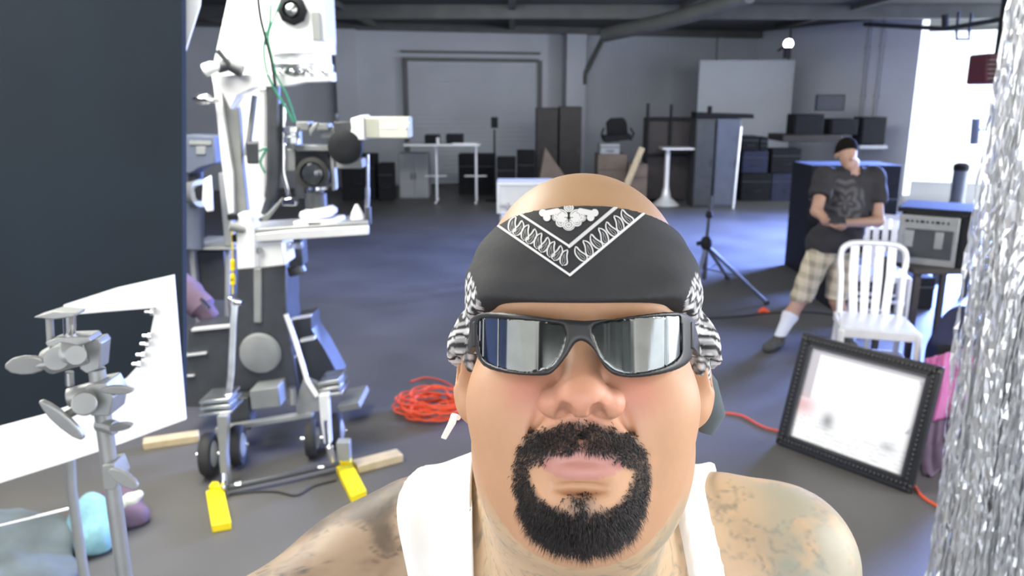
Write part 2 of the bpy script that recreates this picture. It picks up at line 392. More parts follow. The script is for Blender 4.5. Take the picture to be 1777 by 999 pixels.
# ------------------------------------------------------------------ far furniture along the back wall
def zfloor(px, Y): return W(px, 300, Y).x
def table(name, label, x0, x1, ytop, Y, depth, m, lm, style='cross', legx=None):
    a = W(x0, ytop, Y); c = W(x1, ytop, Y); zt = a.z; t = thing(name, label, 'table', ((a.x+c.x)/2, Y+depth/2, 0))
    b = MB(); b.box(((a.x+c.x)/2, Y+depth/2, zt-.02), (c.x-a.x, depth, .04)); b.build('table_top', m, t, .006)
    for x in legx or (a.x+.12, c.x-.12):
        b = MB(); b.tube([(x, Y+depth/2, 0.04), (x, Y+depth/2, zt-.04)], .025, 8)
        b.tube([(x, Y+.06, .03), (x, Y+depth-.06, .03)], .022, 8); b.tube([(x, Y+.10, zt-.05), (x, Y+depth-.10, zt-.05)], .02, 8)
        b.tube([(x-.22, Y+depth/2, zt*.45), (x+.2, Y+depth/2, zt*.45)], .015, 6)
        b.build('leg', lm, t)
    return t
table('folding_table', 'pale folding table with pedestal legs against the back wall', 700, 832, 250, 14.6, .7, MT['white'], MT['alu'], legx=[W(757, 300, 14.9).x, W(826, 300, 14.9).x])
zt = W(700, 250, 14.6).z
def upbox(px0, px1, zb, h, Y, d, name, m, label, cat, group=None, bevel=.01, extra=None):
    a = W(px0, 250, Y).x; c = W(px1, 250, Y).x
    b = MB(); b.box(((a+c)/2, Y+d/2, zb+h/2), (c-a, d, h))
    if extra: extra(b, a, c, Y, zb, h)
    return single(b, name, m, label, cat, group, bevel)
def lid(b, a, c, Y, zb, h):
    b.box(((a+c)/2, Y+.02, zb+h*.62), (c-a+.012, .05, .012)); b.box(((a+c)/2, Y-.01, zb+h*.55), ((c-a)*.25, .02, .03))
upbox(737, 762, zt, .16, 14.7, .3, 'equipment_case', MT['black'], 'small black case on the pale folding table, the left one', 'case', extra=lid)
upbox(774, 803, zt, .17, 14.7, .35, 'equipment_case', MT['black'], 'larger black case on the pale folding table, the right one', 'case', extra=lid)
upbox(785, 826, zt, .015, 14.62, .3, 'paper_sheet', MT['foam'], 'white sheet of paper on the folding table before the right case', 'paper', bevel=0)
upbox(757, 762, zt, .12, 14.62, .05, 'paper_cup', MT['white'], 'small white cup in front of the left black case', 'cup')
def cab(px0, px1, ytop, Y, d, name, m, label, cat, dm=None, doors=2, group=None, knobs=True):
    a = W(px0, 250, Y).x; c = W(px1, 250, Y).x; h = W(px0, ytop, Y).z
    t = thing(name, label, cat, ((a+c)/2, Y+d/2, 0), group)
    b = MB(); b.box(((a+c)/2, Y+d/2+.01, h/2), (c-a, d, h)); b.build('cabinet_body', m, t, .01)
    wd = (c-a)/doors
    for i in range(doors):
        b = MB(); b.box((a+wd*(i+.5), Y, h/2), (wd-.03, .025, h-.08)); dd = b.build('door', dm or m, t, .004)
        if knobs:
            b = MB(); b.box((a+wd*(i+.5)+(wd*.38 if i % 2 == 0 else -wd*.38), Y-.025, h*.5), (.02, .03, .12)); b.build('handle', MT['darkmetal'], dd)
    return t
cab(690, 742, 266, 15.6, .5, 'storage_cabinet', MT['wallpale'], 'low pale cabinet standing left of the folding table', 'cabinet')
cab(930, 968, 187, 16.4, .5, 'tall_cabinet', MT['darkwood'], 'tall dark cabinet against the back wall, left of the pair', 'cabinet', doors=1)
cab(970, 1009, 185, 16.4, .5, 'tall_cabinet', MT['darkwood'], 'tall dark brown cabinet against the back wall, right of the pair', 'cabinet', doors=1)
def crate(px0, px1, py0, py1, Y, d, label, m=None, group=None, name='equipment_crate', cat='crate'):
    a = W(px0, py0, Y); c = W(px1, py1, Y); x0, x1, z1, z0 = a.x, c.x, a.z, (0.0 if py1 >= 328 else max(c.z, 0.0))
    t = thing(name, label, cat, ((x0+x1)/2, Y+d/2, z0), group)
    b = MB(); b.box(((x0+x1)/2, Y+d/2, (z0+z1)/2), (x1-x0, d, z1-z0)); b.build('crate_body', m or MT['black'], t, .01)
    b = MB(); zz = z0+(z1-z0)*.7
    b.box(((x0+x1)/2, Y-.004, zz), (x1-x0, .012, .014)); b.build('lid_seam', MT['darkmetal'], t)
    b = MB(); b.tube([((x0+x1)/2-.07, Y-.02, z0+(z1-z0)*.4), ((x0+x1)/2-.07, Y-.04, z0+(z1-z0)*.36), ((x0+x1)/2+.07, Y-.04, z0+(z1-z0)*.36), ((x0+x1)/2+.07, Y-.02, z0+(z1-z0)*.4)], .008, 6)
    b.build('handle', MT['darkmetal'], t); return t
crate(655, 682, 284, 330, 15.2, .4, 'dark square crate on the floor left of the low pale cabinet')
crate(862, 895, 274, 340, 15.4, .5, 'black crate standing between the sign stand and the tall cabinets')
crate(897, 928, 262, 340, 15.7, .5, 'taller black crate touching the left tall cabinet')
crate(795, 860, 268, 336, 16.3, .5, 'wide dark crate behind the right legs of the folding table')
crate(590, 652, 268, 335, 15.3, .5, 'dark crate behind the clear edge of the rig platform')
# sign stand
t = thing('sign_stand', 'slim stand holding a small dark panel by the back wall', 'stand', (W(858, 250, 15.2).x, 15.2, 0)); x = t.location.x
b = MB(); b.tube([(x, 15.2, .03), (x, 15.2, W(858, 225, 15.2).z)], .018, 8); b.build('pole', MT['black'], t)
b = MB(); b.abox(852, 203, 864, 222, 15.18, .04); b.build('panel', MT['black'], t, .005)
b = MB(); b.lathe([(.2, 0), (.2, .015), (.03, .04)], (x, 15.2, 0)); b.build('base', MT['black'], t)
# cardboard piled
def slab(pxs, Y, t, name, m, label, cat, group=None): b = MB(); b.ppx(pxs, Y, t); return single(b, name, m, label, cat, group, .008)
slab([(928, 357), (946, 256), (985, 312), (985, 357)], 14.4, .25, 'cardboard_wedge', MT['cardboard'], 'leaning brown cardboard piece behind the left side of the bald head', 'cardboard')
crate(1038, 1086, 268, 332, 14.6, .6, 'brown cardboard box behind the top of the bald head', MT['cardboard'], name='cardboard_box', cat='box')
crate(1092, 1122, 285, 334, 14.3, .5, 'small brown box at the right foot of the cardboard pile', MT['cardboard'], name='cardboard_box', cat='box')
crate(1042, 1075, 250, 267.4, 14.62, .5, 'pale box lying on top of the brown cardboard box', MT['wallpale'], name='cardboard_box', cat='box')
slab([(1064, 362), (1076, 363), (1119, 258), (1110, 254)], 14.0, .04, 'wooden_plank', MT['pine'], 'pale plank leaning diagonally on the cardboard boxes', 'plank')
# office chair on the pile
t = thing('office_chair', 'black office chair raised on the cardboard pile by the back wall', 'chair', W(1072, 246, 15.2))
b = MB(); b.ppx([(1052, 212), (1060, 205), (1082, 204), (1088, 212), (1090, 236), (1054, 238)], 15.3, .08); b.build('backrest', MT['black'], t, .02)
b = MB(); b.ppx([(1046, 236), (1094, 232), (1098, 242), (1050, 247)], 14.9, .45); b.build('seat', MT['black'], t, .02)
b = MB(); b.tube([W(1048, 222, 15), W(1044, 232, 15), W(1050, 244, 15.1)], .02, 6); b.build('armrest', MT['black'], t); b = MB(); b.tube([W(1094, 222, 15), W(1100, 232, 15), W(1094, 243, 15.1)], .02, 6); b.build('armrest', MT['black'], t)
b = MB(); b.tube([W(1072, 244, 15.1), W(1072, 247, 15.1)], .03, 8); b.build('pedestal', MT['greymetal'], t)
# dark rolling rack with corner posts
a = W(1122, 250, 15.0).x; c = W(1204, 250, 15.0).x; h = W(1122, 200, 15).z
t = thing('rolling_rack', 'tall dark rack with corner posts rising above its top', 'rack', ((a+c)/2, 15.3, 0))
b = MB(); b.box(((a+c)/2, 15.35, h/2), (c-a-.06, .6, h-.1)); b.build('rack_body', MT['darkwood'], t, .01)
for x, yy, e in ((a, 15.0, .22), (W(1162, 250, 15).x, 15.0, .2), (c, 15.0, .05)):
    b = MB(); b.tube([(x, yy, 0), (x, yy, h+e)], .028, 8); b.build('post', MT['black'], t)
b = MB(); b.box(((a+c)/2, 15.0, h-.06), (c-a, .05, .06)); b.box(((a+c)/2, 15.0, h*.55), (c-a, .05, .05)); b.build('rail', MT['black'], t)
# pedestal table
a = W(1150, 258, 14.4); c = W(1204, 258, 14.4); x = W(1161, 300, 14.4).x
t = thing('pedestal_table', 'white table on a flared pedestal foot in front of the dark rack', 'table', (x, 14.6, 0))
b = MB(); b.box(((a.x+c.x)/2, 14.6, a.z), (c.x-a.x, .5, .03)); b.build('table_top', MT['alu'], t)
b = MB(); b.lathe([(.26, 0), (.24, .02), (.10, .14), (.05, .35), (.045, a.z-.02)], (x, 14.6, 0), n=16); b.build('pedestal', MT['alu'], t)
# grey road case with bright edge
cab(1207, 1240, 206, 14.3, .5, 'grey_locker', MT['darkmetal'], 'dull grey locker standing right of the white pedestal table', 'locker', doors=1)
cab(1243, 1284, 206, 14.3, .5, 'grey_locker', MT['bluegrey'], 'blue-grey locker with a bright metal pole leaning at its right edge', 'locker', doors=1)
b = MB(); b.tube([(W(1274, 330, 14.1).x, 14.1, 0), W(1286, 220, 14.22)], .018, 8); single(b, 'metal_pole', MT['alu'], 'thin bright metal pole leaning on the blue-grey locker', 'pole')
slab([(1208, 194), (1240, 196), (1308, 198), (1309, 205.5), (1208, 205.5)], 14.35, .4, 'blanket_bundle', MT['black'], 'long black bundle lying across the tops of the grey lockers', 'bundle')
b = MB(); b.abox(1229, 184, 1236, 195.5, 14.5, .08); single(b, 'spray_bottle', MT['black'], 'small black bottle standing on the black bundle', 'bottle', bevel=.01)
# dark clutter of cases to the right of the lockers
for i, (x0, x1, y0, y1, Y, lab) in enumerate((
    (1289, 1316, 236, 261, 15.2, 'dark case at the top left of the pile right of the lockers'),
    (1290, 1331, 262, 300, 15.2, 'dark case in the middle row of the pile right of the lockers'),
    (1288, 1336, 301, 345, 15.2, 'dark case on the floor at the left of the pile by the lockers'),
    (1341, 1388, 258, 300, 15.2, 'dark case under the left end of the wall shelf, upper one'),
    (1341, 1390, 301, 345, 15.2, 'dark case on the floor below the left end of the wall shelf'),
    (1320, 1332, 238, 261, 15.2, 'narrow upright dark case standing on the pile by the lockers'))):
    crate(x0, x1, y0, y1, Y, .4, lab, (MT['black'], MT['darkblue'], MT['black'])[i % 3], 'dark cases piled by the lockers')
# wall shelf with speakers
p0 = onwall(1452, 240, B_, D_)
def onshelf(px0, py0, px1, py1, Y, t, name, m, label, cat):
    b = MB(); b.abox(px0, py0, px1, py1, Y, t); return single(b, name, m, label, cat, None, .012)
onshelf(1358, 234, 1462, 246, 15.4, .9, 'wall_shelf', MT['darkwood'], 'long dark shelf on the right wall behind the standing man', 'shelf')
def speaker(px0, py0, px1, py1, Y, label):
    a = W(px0, py0, Y); c = W(px1, py1, Y); t = thing('loudspeaker', label, 'speaker', ((a.x+c.x)/2, Y+.2, c.z), 'loudspeakers by the right wall')
    b = MB(); b.box(((a.x+c.x)/2, Y+.22, (a.z+c.z)/2), (c.x-a.x, .42, a.z-c.z)); b.build('speaker_cabinet', MT['black'], t, .02)
    b = MB(); b.box(((a.x+c.x)/2, Y, (a.z+c.z)/2), ((c.x-a.x)*.88, .02, (a.z-c.z)*.88)); b.build('grille', MT['black'], t, .005)
speaker(1379, 198, 1429, 236, 15.5, 'black loudspeaker on the wall shelf, leftmost of the three')
speaker(1442, 206, 1489, 234.5, 15.5, 'low black loudspeaker directly above the standing man')
speaker(1497, 203, 1536, 252, 15.5, 'tall black loudspeaker right of the standing man, beside the bright doorway')
b = MB(); a_ = onwall(1516, 254, B_, D_)
b.abox(1492, 252.3, 1540, 258, 15.45, .8); single(b, 'wall_shelf', MT['wall'], 'short grey shelf under the tall right loudspeaker', 'shelf')
t = thing('wall_sign', 'dark rectangular sign on the right wall above the loudspeakers', 'sign', W(1440, 192, 15.9))
b = MB(); b.abox(1416, 164, 1466, 192, 15.9, .04); b.build('sign_board', MT['black'], t)
b = MB(); b.abox(1418, 166, 1464, 190, 15.88, .02); b.build('sign_face', MT['blackgloss'], t)
# bright doorway side: bollard, post, heater
t = thing('bollard', 'blue-grey upright drum with a dark cap in the bright doorway', 'bollard', G(1660, 350))
c = G(1660, 352); b = MB(); r = .13
b.lathe([(r+.02, 0), (r, .04), (r, .62)], c, n=20); b.build('drum', MT['bluegrey'], t)
b = MB(); b.lathe([(r+.01, .62), (r+.01, .72), (r*.6, .76)], c, n=20); b.build('cap', MT['black'], t)
b = MB(); c = W(1712, 300, 12.0); b.tube([(c.x, 12, 0), (c.x, 12, H_C)], .05, 12); struct(b, 'trim_6', MT['wall'])
b = MB(); b.tube([W(1690, 250, 12.05), W(1694, 205, 12.05)], .06, 8); b.tube([W(1692, 225, 12.05), W(1712, 224, 12.02)], .02, 8); single(b, 'fire_extinguisher', MT['bluegrey'], 'slim blue-grey cylinder hanging left of the doorway post', 'extinguisher')
t = thing('hanging_heater', 'dark red heater box hanging under the ceiling beside the tinsel', 'heater', W(1732, 150, 7.0))
b = MB(); b.abox(1712, 92, 1752, 146, 7.0, .3); b.build('heater_body', MT['red'], t, .02)
b = MB(); p = W(1732, 93, 7.15); b.tube([p, (p.x, p.y, H_C)], .03, 8); b.build('hanger', MT['black'], t)
b = MB(); 
for i in range(6): b.abox(1716, 98+i*8, 1748, 101+i*8, 6.985, .02)
b.build('grille', MT['black'], t)

# ================================================================== MOTION-CONTROL RIG
t = thing('camera_rig', 'tall white and grey machine rig on a wheeled dolly with yellow pads', 'camera rig', (W(450, 600, 4.2).x, 4.2, 0))
RIG = t
def P(name, m, bev=.004, parent=None, fn=None):
    b = MB(); fn(b); return b.build(name, MT[m], parent or RIG, bev)
# mast and white edge rail
P('mast', 'whitemetal', .006, fn=lambda b: b.ppx([(412, -80), (482, -80), (478, 120), (462, 380), (415, 380), (366, 128)], 4.45, .10))
P('edge_rail', 'whitemetal', .004, fn=lambda b: b.ppx([(369, 138), (382, 133), (388, 200), (404, 300), (406, 372), (396, 372), (384, 280), (376, 200)], 4.05, .05))
P('side_plate', 'greymetal', .005, fn=lambda b: b.ppx([(380, 134), (404, 138), (416, 200), (420, 280), (430, 372), (407, 372), (400, 290), (388, 200)], 4.08, .05))
P('top_arm', 'alu', .004, fn=lambda b: (b.ppx([(368, 130), (574, 124), (575, 141), (528, 143), (500, 149), (440, 152), (412, 166), (400, 190), (380, 150)], 3.98, .12)))
g = P('motor_head', 'whitemetal', .008, fn=lambda b: (b.abox(476, -90, 560, 72, 4.0, .26)))
P('access_panel', 'greymetal', .003, g, lambda b: b.abox(541, 20, 556, 70, 3.985, .02))
def port(b):
    c = W(508, 18, 3.99); b.lathe([(.071, -.02), (.071, .02), (.045, .035), (.040, .01), (.03, .012)], c, (0, -1, 0), 8)
P('lens_port', 'black', .002, g, port)
P('port_glass', 'steel', .0, g, lambda b: b.lathe([(.030, 0), (.028, .03), (.012, .04)], W(508, 18, 3.98), (0, -1, 0), 20))
def ring(b):
    c = W(524, 96, 4.13); b.lathe([(.15, .075), (.172, .068), (.172, .005), (.15, 0)], c, n=40)
P('upper_flange', 'whitemetal', .0, g, ring)
P('drum', 'alu', .0, fn=lambda b: b.lathe([(.145, .10), (.145, .0)], W(526, 118, 4.13), n=40))
P('lower_flange', 'steel', .0, fn=lambda b: b.lathe([(.150, .065), (.158, .06), (.158, .012), (.150, .0), (.12, -.03)], W(526, 134, 4.13), n=40))
for px in (487, 507, 522, 537, 562):
    P('bolt', 'chrome', .0, fn=lambda b: b.lathe([(.012, 0), (.012, .012), (.006, .018)], W(px, 124, 3.975), (0, -1, 0), 12))
# knobs at the left of the arm
P('clamp_handle', 'darkmetal', .0, fn=lambda b: (b.tube([W(420, 124, 3.95), W(397, 112, 3.95), W(376, 118, 3.93)], [.03, .032, .028], 12), b.tube([W(398, 112, 3.93), W(388, 100, 3.92), W(377, 87, 3.91)], [.014, .012, .014], 10)))
P('clamp_knob', 'whitemetal', .0, fn=lambda b: b.tube([W(378, 116, 3.92), W(368, 117, 3.9), W(356, 122, 3.9)], [.02, .03, .032], 14))
P('side_knob', 'chrome', .0, fn=lambda b: (b.tube([W(380, 175, 4.0), W(366, 174, 3.98)], .012, 10), b.tube([W(366, 174, 3.98), W(360, 172, 3.97), W(346, 173, 3.97), W(337, 175, 3.97)], [.016, .027, .028, .018], 14)))
# rack, dark tube, post
P('toothed_rack', 'alu', .0, fn=lambda b: (b.rpx(449, 155, 459, 350, 4.0, .03), [b.rpx(458, 158+i*5, 464, 160.5+i*5, 4.0, .025) for i in range(38)]))
P('guide_tube', 'darkmetal', .0, fn=lambda b: b.tube(smoothpath([W(474, 146, 4.02), W(475, 220, 4.02), W(474, 300, 4.02), (W(470, 340, 4.02)), W(461, 372, 4.02)], 6), [.036]*13+[.034]*6+[.026]*6, 16))
P('post', 'chrome', .0, fn=lambda b: b.tube([W(492, 180, 4.03), W(492, 300, 4.03), W(503, 345, 4.0)], .012, 10))
P('inner_strut', 'greymetal', .0, fn=lambda b: b.tube([W(442, 165, 4.1), W(436, 215, 4.1), W(428, 270, 4.1)], .016, 10))
P('gearbox', 'darkmetal', .01, fn=lambda b: (b.abox(426, 246, 452, 285, 4.0, .14)))
for pts, m, r in (([(446, -20), (452, 30), (462, 70), (472, 110), (478, 150)], 'black', .008), ([(470, 8), (468, 40), (458, 80), (462, 120), (474, 150), (492, 180), (510, 212)], 'green', .006),
    ([(486, 5), (476, 30), (466, 62), (470, 90), (480, 130), (500, 170), (513, 210)], 'green', .005), ([(450, 262), (462, 258), (452, 280), (460, 300)], 'green', .006), ([(622, 240), (616, 262), (600, 274), (588, 276)], 'alu', .004)):
    P('cable', m, .0, fn=lambda b: b.tube(smoothpath([W(x, y, 3.93) for x, y in pts], 6), r, 8))
# optics above the platform
P('optic_bracket', 'castalu', .004, fn=lambda b: (b.abox(496, 228, 514, 262, 4.06, .12), b.abox(490, 258, 512, 296, 4.04, .1), b.abox(512, 252, 580, 262, 4.02, .12), b.abox(574, 262, 581, 330, 4.05, .06)))
P('dark_optic_body', 'darkmetal', .01, fn=lambda b: (b.abox(514, 258, 574, 318, 4.08, .14), b.abox(510, 300, 530, 345, 4.05, .1)))
P('focus_ring', 'rubber', .0, fn=lambda b: b.lathe([(.075, 0), (.085, .02), (.085, .05), (.062, .06), (.055, .03)], W(546, 300, 4.06), (0, -1, 0), 30))
P('front_element', 'glass', .0, fn=lambda b: b.lathe([(.055, 0), (.052, .05), (.02, .062)], W(546, 300, 4.04), (0, -1, 0), 24))
P('relay_lens', 'darkmetal', .0, fn=lambda b: (b.lathe([(.055, -.02), (.055, .05), (.043, .055), (.043, .12), (.06, .12), (.06, .16)], W(549, 352, 4.05), n=24)))
P('relay_band', 'chrome', .0, fn=lambda b: (b.lathe([(.057, 0), (.057, .015)], W(551, 328, 4.05), n=24), b.lathe([(.045, 0), (.045, .008)], W(548, 346, 4.05), n=24)))
P('lens_head', 'castalu', .004, fn=lambda b: (b.abox(514, 211, 535, 226, 4.0, .12), b.abox(540, 214, 570, 226, 4.05, .1), b.ppx([(536, 224), (548, 212), (552, 214), (542, 232), (538, 238)], 3.97, .03), b.abox(556, 220, 596, 240, 4.08, .1)))
P('lens_barrel', 'steel', .0, fn=lambda b: b.lathe([(.04, 0), (.04, .03), (.033, .035), (.033, .05), (.04, .055), (.04, .08)], W(507, 248, 4.0), n=24))
# projector pointing right
g = P('projector_body', 'cream', .006, fn=lambda b: b.abox(632, 203, 709, 240, 3.95, .16))
P('trim_strip', 'chrome', .0, g, lambda b: b.abox(660, 218.5, 688, 221.5, 3.945, .012))
P('indicator', 'chrome', .0, g, lambda b: b.lathe([(.008, 0), (.006, .012)], W(703, 220, 3.95), (0, -1, 0), 12))
P('cooling_fin', 'cream', .0, g, lambda b: [b.abox(636+i*4, 205, 638+i*4, 238, 3.943, .01) for i in range(5)])
P('projector_flange', 'whitemetal', .006, fn=lambda b: (b.ppx([(608, 206), (630, 199), (632, 243), (620, 243), (604, 236), (610, 225)], 3.93, .19)))
P('projector_bracket', 'darkmetal', .005, fn=lambda b: (b.abox(579, 211, 606, 230, 3.98, .1), b.abox(582, 197, 586, 212, 3.98, .02), b.abox(580, 230, 600, 262, 4.0, .1)))
P('film_magazine', 'black', .0, fn=lambda b: b.lathe([(.075, 0), (.085, .01), (.085, .07), (.075, .08), (.03, .085)], W(603, 254, 4.0), (0, -1, 0), 32))
P('magazine_shelf', 'greymetal', .004, fn=lambda b: (b.abox(583, 276, 628, 292, 4.0, .12)))
# platform
P('platform', 'castalu', .004, fn=lambda b: b.prism([W(432, 398, 3.86), W(639, 384, 3.86), W(638, 372, 4.25), W(440, 384, 4.25)], (0, 0, -.035)))
P('platform_edge', 'alu', .003, fn=lambda b: b.ppx([(432, 407), (500, 400), (639, 392), (639, 407), (500, 416), (436, 420)], 3.85, .03))
P('carriage', 'whitemetal', .006, fn=lambda b: b.ppx([(408, 372), (431, 370), (440, 400), (444, 465), (411, 468)], 3.84, .12))
P('carriage_box', 'whitemetal', .006, fn=lambda b: b.ppx([(444, 421), (489, 418), (495, 460), (445, 466)], 3.88, .2))
P('carriage_knob', 'greymetal', .0, fn=lambda b: b.tube([W(424, 398, 3.85), W(398, 392, 3.82)], [.02, .024], 14))
P('carriage_screw', 'greymetal', .0, fn=lambda b: (b.lathe([(.015, 0), (.015, .02)], W(452, 434, 3.88), (0, -1, 0), 14)))
P('carriage_clamp', 'black', .003, fn=lambda b: (b.abox(394, 372, 412, 382, 3.83, .06), b.abox(402, 408, 412, 420, 3.84, .05)))
P('table_stage', 'alu', .004, fn=lambda b: (b.ppx([(520, 368), (565, 362), (574, 368), (574, 376), (528, 382), (518, 376)], 3.92, .16), b.ppx([(508, 385), (584, 382), (586, 392), (510, 396)], 3.88, .2)))
P('stage_label', 'black', .0, fn=lambda b: b.abox(535, 387, 556, 391, 3.872, .01))
P('front_clamp', 'chrome', .004, fn=lambda b: (b.ppx([(487, 346), (505, 343), (514, 350), (513, 357), (490, 357)], 3.92, .06)))
P('diagonal_gusset', 'castalu', .004, fn=lambda b: b.ppx([(448, 378), (464, 370), (490, 342), (486, 352), (462, 384)], 3.9, .03))
P('white_cone', 'white', .0, fn=lambda b: b.lathe([(.034, 0), (.03, .03), (.008, .075)], W(620, 380, 3.95), n=16))
P('upright_rod', 'steel', .0, fn=lambda b: (b.tube([W(638, 268, 3.98), W(638, 330, 3.98)], .008, 8), b.tube([W(638, 326, 3.98), W(636, 390, 3.98)], .012, 8)))
P('rod_foot', 'darkmetal', .003, fn=lambda b: b.abox(634, 360, 642, 390, 3.96, .05))
P('under_motor', 'darkmetal', .006, fn=lambda b: (b.abox(500, 416, 524, 462, 4.1, .12), b.tube([W(512, 460, 4.15), W(518, 475, 4.15)], .05, 14)))
P('under_clamp', 'steel', .003, fn=lambda b: (b.abox(496, 421, 503, 430, 3.95, .05), b.abox(503, 421, 523, 432, 3.98, .05)))
# yellow-green connectors in a chain down the left side
P('connector_chain', 'yellow', .0, fn=lambda b: [b.box(W(404, y, 3.95), (.02, .02, .03)) for y in (456, 463, 481, 488)]+[b.tube([W(403, 400, 3.96), W(404, 510, 3.96)], .004, 6)])
# lower pedestal
P('lower_column', 'darkmetal', .01, fn=lambda b: b.ppx([(412, 460), (496, 458), (497, 540), (505, 600), (520, 690), (400, 700), (404, 600), (410, 540)], 4.25, .28))
P('column_rib', 'greymetal', .005, fn=lambda b: b.ppx([(440, 466), (453, 466), (453, 560), (440, 560)], 4.235, .03))
P('gear_cover', 'greymetal', .0, fn=lambda b: b.lathe([(.12, 0), (.11, .03), (.06, .045)], W(452, 612, 4.24), (0, -1, 0), 32))
P('leg', 'steel', .002, fn=lambda b: b.tube([W(408, 520, 4.02), W(405, 560, 4.0), W(401, 650, 3.9), W(397, 682, 3.86), W(384, 716, 3.8)], .022, 4))
P('leg', 'alu', .002, fn=lambda b: b.tube([W(496, 545, 4.1), W(512, 590, 4.08), W(526, 636, 4.05), W(533, 660, 4.02), (W(551, 688, 3.98))], .018, 4))
P('leg_joint', 'chrome', .003, fn=lambda b: (b.abox(404, 523, 417, 530, 3.98, .05), b.abox(396, 516, 402, 560, 4.02, .05)))
P('deck', 'darkmetal', .004, fn=lambda b: (b.ppx([(326, 572), (402, 567), (398, 700), (345, 706), (322, 706)], 4.3, .25)))
for q_ in ([(332, 571), (402, 564), (402, 568), (332, 575)], [(318, 616), (358, 611), (358, 614), (318, 619)], [(318, 652), (336, 651), (336, 653), (318, 654)], [(503, 553), (539, 547), (539, 550), (503, 556)], [(520, 590), (545, 584), (546, 589), (521, 594)], [(487, 622), (512, 618), (512, 622), (488, 625)]):
    P('deck_edge', 'alu', .0, fn=lambda b: b.ppx(q_, 4.28, .04))
P('deck', 'darkmetal', .004, fn=lambda b: (b.ppx([(497, 556), (540, 548), (541, 572), (560, 600), (590, 655), (545, 668), (520, 640), (500, 580)], 4.4, .2)))
for (x0, x1, y0, Y, dy) in ((345, 402, 696, 3.78, -5), (552, 594, 664, 3.98, -6)):
    P('clamp_plate', 'steel', .002, fn=lambda b: [b.ppx([(x0-2*i+(3 if i else 0), y0+i*11), (x1+i*3-6, y0+i*11+dy), (x1+i*3-6, y0+i*11+dy+4.5), (x0-2*i+(3 if i else 0), y0+i*11+4.5)], Y-.01*i, .18) for i in range(3)])
    P('clamp_block', 'greymetal', .004, fn=lambda b: b.ppx([(x0+3, y0+3), (x1-6, y0+dy+3), (x1-6, y0+24+dy), (x0+3, y0+24)], Y+.03, .14))
P('cross_frame', 'greymetal', .004, fn=lambda b: (b.ppx([(372, 744), (540, 716), (542, 724), (374, 752)], 4.05, .05)))
P('electronics_box', 'greymetal', .008, fn=lambda b: b.ppx([(432, 678), (482, 671), (487, 706), (436, 712)], 4.1, .2))
P('frame_gusset', 'castalu', .004, fn=lambda b: b.ppx([(527, 655), (556, 668), (560, 712), (516, 722), (512, 700)], 4.06, .04))
P('frame_gusset', 'darkmetal', .004, fn=lambda b: b.ppx([(398, 690), (430, 690), (436, 745), (402, 748)], 4.12, .1))
P('counterweight', 'steel', .0, fn=lambda b: b.tube([W(507, 672, 4.02), W(508, 700, 4.02)], [.022, .024], 14))
def wheel(px, py, Y, r, face):
    c = W(px, py, Y); c.z = r+.003
    ax = Vector((1, .12, 0))
    b = MB(); b.lathe([(r*.7, -.028), (r*.93, -.028), (r, -.016), (r, .016), (r*.93, .028), (r*.7, .028)], c, ax, 32); wh = b.build('wheel', MT['rubber'], RIG)
    b = MB(); b.lathe([(r*.55, -.034), (r*.6, -.03), (r*.6, .03), (r*.55, .034), (r*.2, .045)], c, ax, 24); b.build('hub', MT['greymetal'], wh)
    b = MB(); b.tube([c-ax*.06, c+ax*.06], .012, 10); b.build('axle', MT['chrome'], wh)
wheel(362, 790, 3.80, .115, 1); wheel(413, 782, 3.92, .11, 1); wheel(541, 755, 4.02, .105, 1); wheel(584, 745, 4.12, .105, 1)
P('wheel_fork', 'greymetal', .003, fn=lambda b: (b.ppx([(376, 722), (394, 722), (392, 790), (398, 850), (384, 850), (380, 790)], 3.66, .05)))
P('wheel_fork', 'alu', .003, fn=lambda b: (b.ppx([(553, 686), (569, 684), (572, 740), (574, 770), (562, 770), (556, 730)], 3.92, .05)))
P('jack_screw', 'chrome', .0, fn=lambda b: (b.tube([W(388, 820, 3.58), W(389, 846, 3.56)], .014, 12), b.lathe([(.024, 0), (.024, .015)], W(388, 838, 3.56), n=16)))
P('jack_screw', 'chrome', .0, fn=lambda b: (b.tube([W(566, 730, 3.85), W(571, 790, 3.75)], .013, 12), b.tube([W(572, 775, 3.74), W(576, 800, 3.74)], .02, 12)))
P('jack_bracket', 'greymetal', .003, fn=lambda b: (b.abox(584, 768, 606, 800, 3.78, .06)))
P('tie_bar', 'darkmetal', .003, fn=lambda b: b.tube([G(394, 846, .04), G(480, 828, .045), G(588, 803, .05)], .016, 8))
P('tie_bar_bolt', 'chrome', .0, fn=lambda b: (b.tube([G(408, 840, .05), G(418, 839, .05)], .012, 8), b.tube([G(552, 810, .06), G(562, 809, .06)], .012, 8)))
# outrigger ends behind
P('rear_arm', 'greymetal', .004, fn=lambda b: (b.ppx([(585, 705), (622, 698), (626, 708), (590, 716)], 4.45, .3)))
